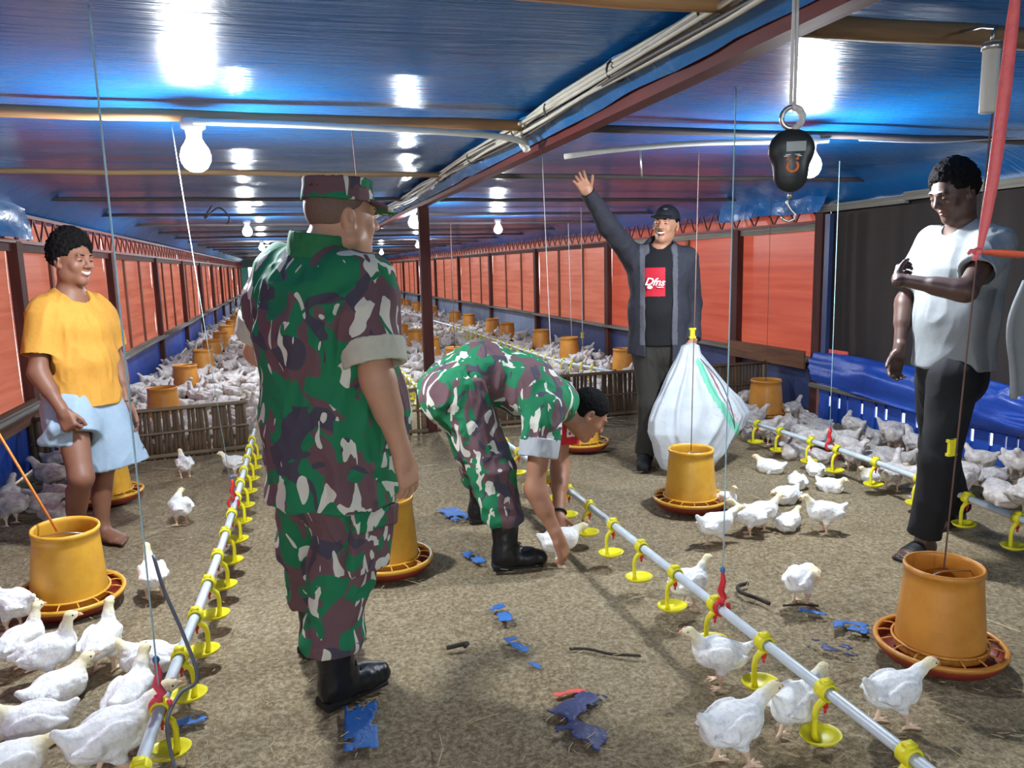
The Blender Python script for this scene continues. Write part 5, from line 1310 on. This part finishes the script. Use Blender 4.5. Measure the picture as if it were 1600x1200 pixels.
def pen_bird(x, y, lab, grp, s=None, cat='chicken'):
    o = link('chicken', rr_.choice(LOWP), None, (x, y, -.004)); o.rotation_euler = (0, 0, rr_.uniform(0, 6.283)); k = s or rr_.uniform(.82, .98); o.scale = (k, k, k)
    tag(o, lab, cat, grp); npen[0] += 1; return o
taken = [(2.09, 1.98), (3.95, 5.7), (2.13, 3.76), (2.07, 5.3), (-1.14, 5.12), (-1.14, 7.6)] + [(q[1], q[2]) for q in CHICKENS]
far_from = lambda p, r: all((p[0] - a) ** 2 + (p[1] - b) ** 2 > r * r for a, b in taken)
# flock beside the right wall
for p in scatter(64, lambda r: (r.uniform(2.95, 4.24), r.uniform(3.0, 6.2)), lambda p: p[0] > 3.34 + max(0, (p[1] - 4.7)) * .06 and far_from(p, .2) and not (p[1] < 3.35 and p[0] < 3.7) and abs(p[0] - 3.27) > .07, .155, 3):
    pen_bird(p[0], p[1], 'white chicken in the dense flock between the second drinker pipe and the right wall', 'flock along the right wall')
# birds resting by the left wall, behind the slanted feeder
for p in scatter(12, lambda r: (r.uniform(-1.66, -1.3), r.uniform(4.7, 6.0)), lambda p: far_from(p, .3), .16, 4):
    pen_bird(p[0], p[1], 'white chicken resting in the huddle at the left wall behind the slanted feeder', 'huddle at the left wall', .95)
fx = [(-1.15, 7.6 + 1.75 * k) for k in range(14)] + [(2.07, y) for y in (8.0, 9.75, 11.4, 13.0, 14.4)] + [(3.9, y) for y in (8.55, 10.3, 11.8, 13.6)]
clear = lambda p: all((p[0] - a) ** 2 + (p[1] - b) ** 2 > .17 ** 2 for a, b in fx) and abs(p[0] - 1.14) > .12
hid = lambda p: not (-.25 < p[0] / p[1] * 1 < .0)
seen = lambda p: -.27 * 1 < p[0] / p[1]
ptsL = scatter(400, lambda r: (r.uniform(-1.68, -.36), r.uniform(6.45, 10.6)), lambda p: clear(p) and p[0] / p[1] > -.30, .175, 5)
ptsR = scatter(500, lambda r: (r.uniform(.2, 4.36), r.uniform(6.6, 10.6)), lambda p: clear(p) and p[0] / p[1] < .52, .2, 6)
ptsL.sort(key=lambda p: p[1]); ptsR.sort(key=lambda p: p[1])
NI = 182
nl = min(len(ptsL), 92); nr = min(len(ptsR), NI - nl)
for p in ptsL[:nl]: pen_bird(p[0], p[1], 'white chicken crowded in the left pen behind the bamboo fence', 'crowd in the left pen')
for p in ptsR[:nr]: pen_bird(p[0], p[1], 'white chicken crowded in the pens right of the beam post behind the fence', 'crowd in the right pens')
# the rest of the crowd, too many to count
rest = ptsL[nl:] + ptsR[nr:]
y0l = 10.6
rest += scatter(3000, lambda r: (r.uniform(-1.68, 4.36), 10.6 + 26 * r.random() ** 1.5), lambda p: clear(p) and not (p[1] > 20 and rr_.random() < .3), .19, 8, 30000)
Vs = []; Fs = []; n0 = 0
lows = [(np.array([v.co[:] for v in m[0].vertices]), np.array([list(q.vertices) for q in m[0].polygons])) for m in LOWER]
for p in rest:
    V, F = lows[rr_.randrange(len(lows))]; a = rr_.uniform(0, 6.283); k = rr_.uniform(.84, .98); c_, s_ = math.cos(a) * k, math.sin(a) * k
    W = np.stack([V[:, 0] * c_ - V[:, 1] * s_ + p[0], V[:, 0] * s_ + V[:, 1] * c_ + p[1], V[:, 2] * k - .004], -1)
    Vs.append(W); Fs.append(F + n0); n0 += len(V)
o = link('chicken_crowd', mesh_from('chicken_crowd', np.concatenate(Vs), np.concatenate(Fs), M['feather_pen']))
tag(o, 'distant mass of white chickens filling the pens down the shed', 'chickens', None, 'stuff')

# ---------------------------------------------------------------- cords, hooks
def hook(mat, tie=True, L=.13):
    def f(e):
        m = MB(); m.tube([(0, 0, L), (.004, 0, L * .75), (-.006, 0, L * .5), (.008, 0, L * .28), (-.004, 0, .03), (.0, 0, .012)], [.006, .010, .012, .012, .012, .009], 8)
        m.tube([(.026 * math.cos(a), 0, .0 + .026 * math.sin(a)) for a in np.linspace(1.4, 6.9, 14)], .007, 6); m.build('hook', mat, e)
        if tie: t = MB(); t.ball((0, 0, L + .008), (.010, .010, .012), 8, 6); t.build('tie', M['blue_tie'], e)
    return f
cord(-.405, 2.17, .20, -.372, 1.98, 1.97, M['string_blue'], 'pale blue string down to the pink hook on the left drinker pipe', .0024, hook(M['pink']))
cord(-.325, 4.08, .21, -.375, 3.30, 1.955, M['string_blue'], 'pale blue string from the left bulb to the red hook on the left pipe', .0016, hook(M['red']))
cord(1.372, 2.20, .20, 1.42, 2.25, 1.93, M['string_blue'], 'pale blue string above the red hook on the right drinker pipe', .0023, hook(M['red']))
cord(1.375, 3.9, .21, 1.36, 4.0, 1.95, M['string_pale'], 'thin string and red hook behind the bending soldier', .002, hook(M['red']))
cord(3.27, 4.03, .20, 3.20, 3.95, 1.95, M['string_blue'], 'blue string hanging at the edge of the dark net, red hook at its foot', .0023, hook(M['red']))
cord(2.13, 3.76, .335, 2.15, 3.75, 1.96, M['string_brown'], 'brown cord with yellow toggle above the feeder by the sack', .0026, toggle(.66))
cord(2.09, 1.98, .33, 2.14, 1.95, 1.95, M['string_brown'], 'brown cord with yellow toggle above the large amber feeder', .003, toggle(.42))
cord(-.975, 3.49, .335, -1.23, 3.62, .86, M['string_orange'], 'orange cord slanting up from the near left feeder', .0055)
cord(-1.232, 3.622, .862, -1.33, 3.67, 1.96, M['string_pale'], 'thin pale cord rising above the orange feeder cord', .0016)
cord(3.95, 5.70, .345, 3.95, 5.70, 1.9, M['string_brown'], 'thin brown cord above the amber feeder near the wall', .002)
cord(3.9, 10.3, .35, 3.87, 10.3, 1.97, M['string_pale'], 'pale string over a feeder of the right wall row', .005)
cord(3.0, 7.6, .2, 3.0, 7.6, 1.97, M['string_pale'], 'pale string with a yellow toggle over the fenced right pen', .0032, toggle(.44))
cord(2.07, 9.75, .35, 2.07, 9.75, 1.97, M['string_brown'], 'dark cord over a feeder just right of the beam post', .005)
cord(.30, 3.26, 1.96, .318, 3.28, 1.62, M['string_brown'], 'short brown cord hanging from the batten above the cap', .002)
cord(1.62, 3.36, 1.91, 1.63, 3.36, 1.78, M['metal'], 'small wire hook hanging under the right conduit pipe', .004)
curve = curve_tube('loose_wire', [(-.43, 2.42, .55), (-.40, 2.36, .46), (-.35, 2.3, .34), (-.315, 2.24, .23), (-.36, 2.20, .21), (-.385, 2.12, .17), (-.36, 2.05, .06), (-.345, 2.02, .03)], .0055, M['wire']); tag(curve, 'loose grey wire looped over the left drinker pipe', 'wire')
curve = curve_tube('slack_string', [(2.7, 3.2, 1.94), (3.1, 3.15, 1.93), (3.6, 3.1, 1.95), (4.2, 3.0, 1.9)], .0028, M['string_pale']); tag(curve, 'slack white string running right from the bulb behind the scale', 'string')
curve = curve_tube('dangling_cable', [(-.55, 7.2, 1.96), (-.62, 7.2, 1.85), (-.5, 7.2, 1.94), (-.42, 7.2, 1.86), (-.44, 7.2, 1.80)], .008, M['cable_dark']); tag(curve, 'dark cable loop dangling from the ceiling over the left pen', 'cable')

# ---------------------------------------------------------------- hanging digital scale
def hanging_scale():
    b = A_(1.052, 1.45, 1.588); e = empty('hanging_scale', tuple(b)); tag(e, 'black handheld digital scale with a steel hook, hanging in front of the right bulb', 'scale')
    f = unit((-.42, -.9, -.05)); R = basis(f, UP); g = Grid(A_(-.13, -.13, -.13), A_(.13, .13, .13), .0025)
    g.add(ellipsoid((0, 0, .022), A_(.048, .016, .044), R)); g.add(ellipsoid((0, 0, -.028), A_(.036, .015, .038), R), .02)
    put('case', g, [M['scale_black']], e, A_(0, 0, 0))
    def plate(nm, x0, x1, z0, z1, y, mt, th=.002):
        m = MB(); m.box((x0, y - th, z0), (x1, y, z1), R, A_(0, 0, 0)); o = m.build(nm, mt, e, smooth=False); return o
    plate('display', -.026, .014, .018, .038, .0175, M['lcd'], .004)
    m = MB(); m.tube([R @ A_(.0 + .011 * math.cos(a), .0155, -.012 + .011 * math.sin(a)) for a in np.linspace(2.2, 7.2, 14)], .0035, 6); m.build('button', M['orange_btn'], e)
    for x in (-.009, .010): m = MB(); m.ball(R @ A_(x, .0165, .003), (.0045, .0025, .003), 8, 6, R); m.build('button', M['orange_btn'], e)
    for k, (w_, z) in enumerate(((.030, .0115), (.036, .0085), (.014, -.031))): plate('print_line', -w_ / 2, w_ / 2, z - .0008, z + .0008, .0165, M['white_paint'])
    rt = R[:, 0]
    m = MB(); m.tube([rt * (.022 * math.cos(a)) + UP * (.088 + .022 * math.sin(a)) for a in np.linspace(0, 6.2832, 22)], .0055, 8, False); m.build('ring', M['metal'], e)
    m = MB(); m.tube([UP * -.066, UP * -.078], .005, 8); m.tube([UP * -.076, UP * -.084 + rt * .006, UP * -.092 + rt * .004, UP * -.104 - rt * .004, UP * -.112 - rt * .012, UP * -.122 - rt * .010, UP * -.127 + rt * .002, UP * -.122 + rt * .013, UP * -.114 + rt * .016], [.003] * 9, 8); m.build('hook', M['metal'], e)
    for k in (-1, 1):
        m = MB(); m.tube([UP * .105 + rt * .004 * k, UP * .25 + rt * .004 * k, UP * .385 + rt * .003 * k], .0035, 6); m.build('strap', M['string_pale'], e)
    m = MB(); m.tube([rt * .02 * math.cos(a) + UP * (.088 + .021 * math.sin(a)) + f * .003 * math.sin(a * 9) for a in np.linspace(1.5, 4.9, 30)], .0075, 6); m.build('strap', M['string_pale'], e)
hanging_scale()
# white tube and red ribbon top right
e = empty('hanging_tube', (1.735, 1.6, 1.735)); tag(e, 'white metal tube with a clamp hanging from the dark batten in the corner', 'tube')
m = MB(); m.lathe([(.001, 0), (.019, 0), (.020, .005), (.020, .165), (.018, .17), (.001, .17)], 20); m.build('tube', M['steel_tube'], e)
m = MB(); m.lathe([(.018, .150), (.0235, .15), (.0235, .166), (.018, .166)], 20, closed=True); m.tube([(0, 0, .17), (0, 0, .19), (.01, 0, .205), (.03, .06, .225), (.05, .17, .240)], .005, 6); m.build('clamp', M['metal'], e)
def ribbon(name, pts, wd, mat, parent, tw):
    m = MB(); P = [A_(*p) for p in pts]; V = []; n = len(P); F = []
    for i, p in enumerate(P):
        t = unit(P[min(i + 1, n - 1)] - P[max(i - 1, 0)]); a = tw[0] + (tw[1] - tw[0]) * i / (n - 1); u0 = unit(np.cross(t, A_(0, 1, 0))); v0 = np.cross(t, u0); u = u0 * math.cos(a) + v0 * math.sin(a); w_ = wd[i]; nn = np.cross(t, u) * .0009
        V += [p - u * w_ + nn, p + nn * 3, p + u * w_ + nn, p + u * w_ - nn, p + nn, p - u * w_ - nn]
    for i in range(n - 1):
        for k in range(6): F.append((6 * i + k, 6 * i + (k + 1) % 6, 6 * i + 6 + (k + 1) % 6, 6 * i + 6 + k))
    m.add(V, F); return m.build(name, mat, parent)
e = empty('red_ribbon', (1.413, 1.3, 1.387)); tag(e, 'red plastic ribbon tied in a knot, hanging at the right side', 'ribbon')
ribbon('ribbon_tail', [(.052, 0, .56), (.046, 0, .46), (.038, 0, .33), (.03, 0, .22), (.022, 0, .14), (.01, 0, .06), (.0, 0, .0)], [.008, .013, .014, .013, .012, .010, .005], M['ribbon'], e, (.2, .5))
ribbon('ribbon_tail', [(0, 0, .0), (.03, -.002, -.002), (.07, -.004, -.006), (.11, -.006, -.009), (.15, -.006, -.008), (.22, -.006, 0)], [.004, .009, .012, .012, .010, .006], M['ribbon2'], e, (.9, 1.1))
m = MB(); m.ball((-.005, 0, 0), (.012, .008, .009), 8, 6); m.tube([(-.005, 0, 0), (-.022, 0, .002), (-.03, 0, -.004)], [.006, .005, .003], 6); m.tube([(-.004, 0, 0), (-.012, 0, -.018)], [.006, .005], 6); m.build('knot', M['ribbon'], e)
# hung cloth standing in for a pale shirt edge at the right border
def cl(u, v):
    z = .84 + v * .44; y = 2.2 + .02 * np.sin(u * 9); x = 2.612 + u * .28 + .03 * (v - .5) ** 2 + .012 * np.sin(v * 7) + .0 * u
    return np.stack([x, y + .03 * np.sin(u * 6 + v * 3), z], -1)
o = link('shirt_stand_in', grid_mesh('shirt_stand_in', cl, 20, 20, M['grey_tee'])); sm = o.modifiers.new('thickness', 'SOLIDIFY'); sm.thickness = .02
tag(o, 'edge of a pale shirt at the right border, built as a hung cloth', 'cloth')
c2 = cord(2.78, 2.2, 1.27, 2.82, 2.2, 1.96, M['string_pale'], 'added cord holding the cloth that stands in for the shirt', .003)

# ---------------------------------------------------------------- scraps and straw on the litter
def scrap(x, y, L, W, ang, mat, label, seed, ragged=.35, cat='scrap', holes=.5):
    r = np.random.RandomState(seed); nu, nv = max(6, int(L / .009)), max(5, int(W / .009)); V = []; F = []; idx = {}
    ca, sa = math.cos(ang), math.sin(ang)
    U, Vv = np.meshgrid(np.arange(nu + 1), np.arange(nv + 1), indexing='ij')
    px = (U / nu - .5) * L; py = (Vv / nv - .5) * W; P = np.stack([px.ravel() * 28, py.ravel() * 28, np.full(px.size, seed * 3.1)], -1)
    nz = (vnoise(P, seed) * .6 + vnoise(P * 2.3, seed + 1) * .4).reshape(px.shape)
    ed = np.maximum(np.abs(U / nu - .5), np.abs(Vv / nv - .5)) * 2
    keep = (nz - (ed ** 4) * ragged > -holes - .16)
    z = .014 + .008 * vnoise(P * .5, seed + 4).reshape(px.shape)
    X = x + px * ca - py * sa; Yy = y + px * sa + py * ca
    V = np.stack([X.ravel(), Yy.ravel(), z.ravel()], -1); id_ = np.arange(V.shape[0]).reshape(px.shape)
    k = keep[:-1, :-1] & keep[1:, :-1] & keep[1:, 1:] & keep[:-1, 1:]
    F = np.stack([id_[:-1, :-1], id_[1:, :-1], id_[1:, 1:], id_[:-1, 1:]], -1)[k]
    if len(F) == 0: return
    used = np.unique(F); mp = np.zeros(len(V), int); mp[used] = np.arange(len(used)); V = V[used] - np.array([x, y, 0]); F = mp[F]
    o = link('tarp_scrap', mesh_from('tarp_scrap', V, F, mat), None, (x, y, 0)); s_ = o.modifiers.new('thickness', 'SOLIDIFY'); s_.thickness = .002
    return tag(o, label, cat)
scrap(.135, 2.20, .24, .10, 1.48, M['blue_scrap'], 'blue tarpaulin strip under the boot of the standing soldier', 3, .3, holes=.35)
scrap(.83, 4.10, .26, .12, -1.3, M['blue_scrap'], 'blue tarpaulin scrap left of the far boot of the bending soldier', 5, .6, holes=.35)
scrap(.78, 3.42, .22, .07, -1.35, M['blue_scrap'], 'small blue scrap left of the near boot of the bending soldier', 6, .6, holes=.25)
scrap(.74, 2.82, .20, .09, -1.3, M['blue_scrap'], 'ragged blue scrap in the middle of the walkway', 8, .5, holes=.25)
scrap(.735, 2.52, .17, .045, -1.4, M['blue_scrap'], 'narrow blue scrap in the middle of the walkway, nearer the camera', 9, .5, holes=.3)
scrap(.75, 2.37, .06, .03, -1.0, M['blue_scrap'], 'tiny blue scrap at the near end of the walkway pieces', 10, .5, holes=.3)
scrap(.80, 2.10, .19, .10, .55, M['navy_scrap'], 'dark navy scrap near the bottom edge, upper half', 12, .5, holes=.3)
scrap(.76, 1.96, .17, .09, -.95, M['navy_scrap'], 'dark navy scrap near the bottom edge, lower half', 13, .5, holes=.3)
scrap(.80, 2.17, .13, .025, .05, M['paper_scrap'], 'short red plastic strip half buried in the litter', 14, .4, holes=.4)
scrap(1.96, 2.25, .13, .10, -.7, M['blue_scrap'], 'blue scrap left of the large amber feeder', 15, .6, holes=.3)
scrap(1.90, 2.40, .12, .035, -.7, M['blue_scrap'], 'narrow blue scrap leading to the one by the amber feeder', 16, .5, holes=.2)
scrap(1.80, 2.13, .20, .07, -.75, M['navy_scrap'], 'dark scrap left of the blue one by the amber feeder', 17, .5, holes=.15)
scrap(-.37, 2.40, .10, .05, .2, M['blue_scrap'], 'small blue scrap right of the left drinker pipe', 18, .5, holes=.4)
scrap(1.52, 4.75, .12, .06, .2, M['blue_scrap'], 'faint blue scrap beyond the hands of the bending soldier', 19, .5, holes=.25)
def twig(pts, r, lab):
    o = curve_tube('twig', pts, r, M['twig']); tag(o, lab, 'twig')
twig([(.90, 2.44, .012), (.96, 2.41, .015), (1.02, 2.36, .012), (1.07, 2.33, .014), (1.12, 2.31, .012)], .005, 'thin dark twig lying on the walkway')
twig([(1.82, 2.72, .014), (1.76, 2.70, .018), (1.74, 2.65, .016), (1.77, 2.58, .014), (1.79, 2.52, .012)], .008, 'dark curved twig behind the red hook')
twig([(1.83, 2.49, .012), (1.90, 2.47, .014), (1.96, 2.44, .012)], .004, 'faint thin twig right of the curved one')
twig([(.48, 2.59, .012), (.52, 2.585, .018), (.56, 2.60, .012), (.545, 2.575, .014)], .008, 'dark crumpled leaf bit on the walkway')
mb = MB(); rs = random.Random(9)
for k in range(4200):
    y = 1.2 + 4.8 * rs.random() ** 1.6; x = rs.uniform(-1.7, 3.0) if y > 2 else rs.uniform(-.8, 2.2); a = rs.uniform(0, 6.28); L = rs.uniform(.012, .05) if k > 60 else rs.uniform(.08, .22); z = rs.uniform(.012, .02); bn = rs.uniform(-.2, .2) * L
    d = A_(math.cos(a), math.sin(a), rs.uniform(-.06, .06)) * L / 2; n = A_(-math.sin(a), math.cos(a), 0); p = A_(x, y, z)
    mb.tube([p - d, p + n * bn * .5, p + d], .0011 if k > 60 else .0018, 3, False)
o = mb.build('straw_bits', M['straw'], None, smooth=False); tag(o, 'loose bits of straw and husk strewn over the litter', 'straw', None, 'stuff')
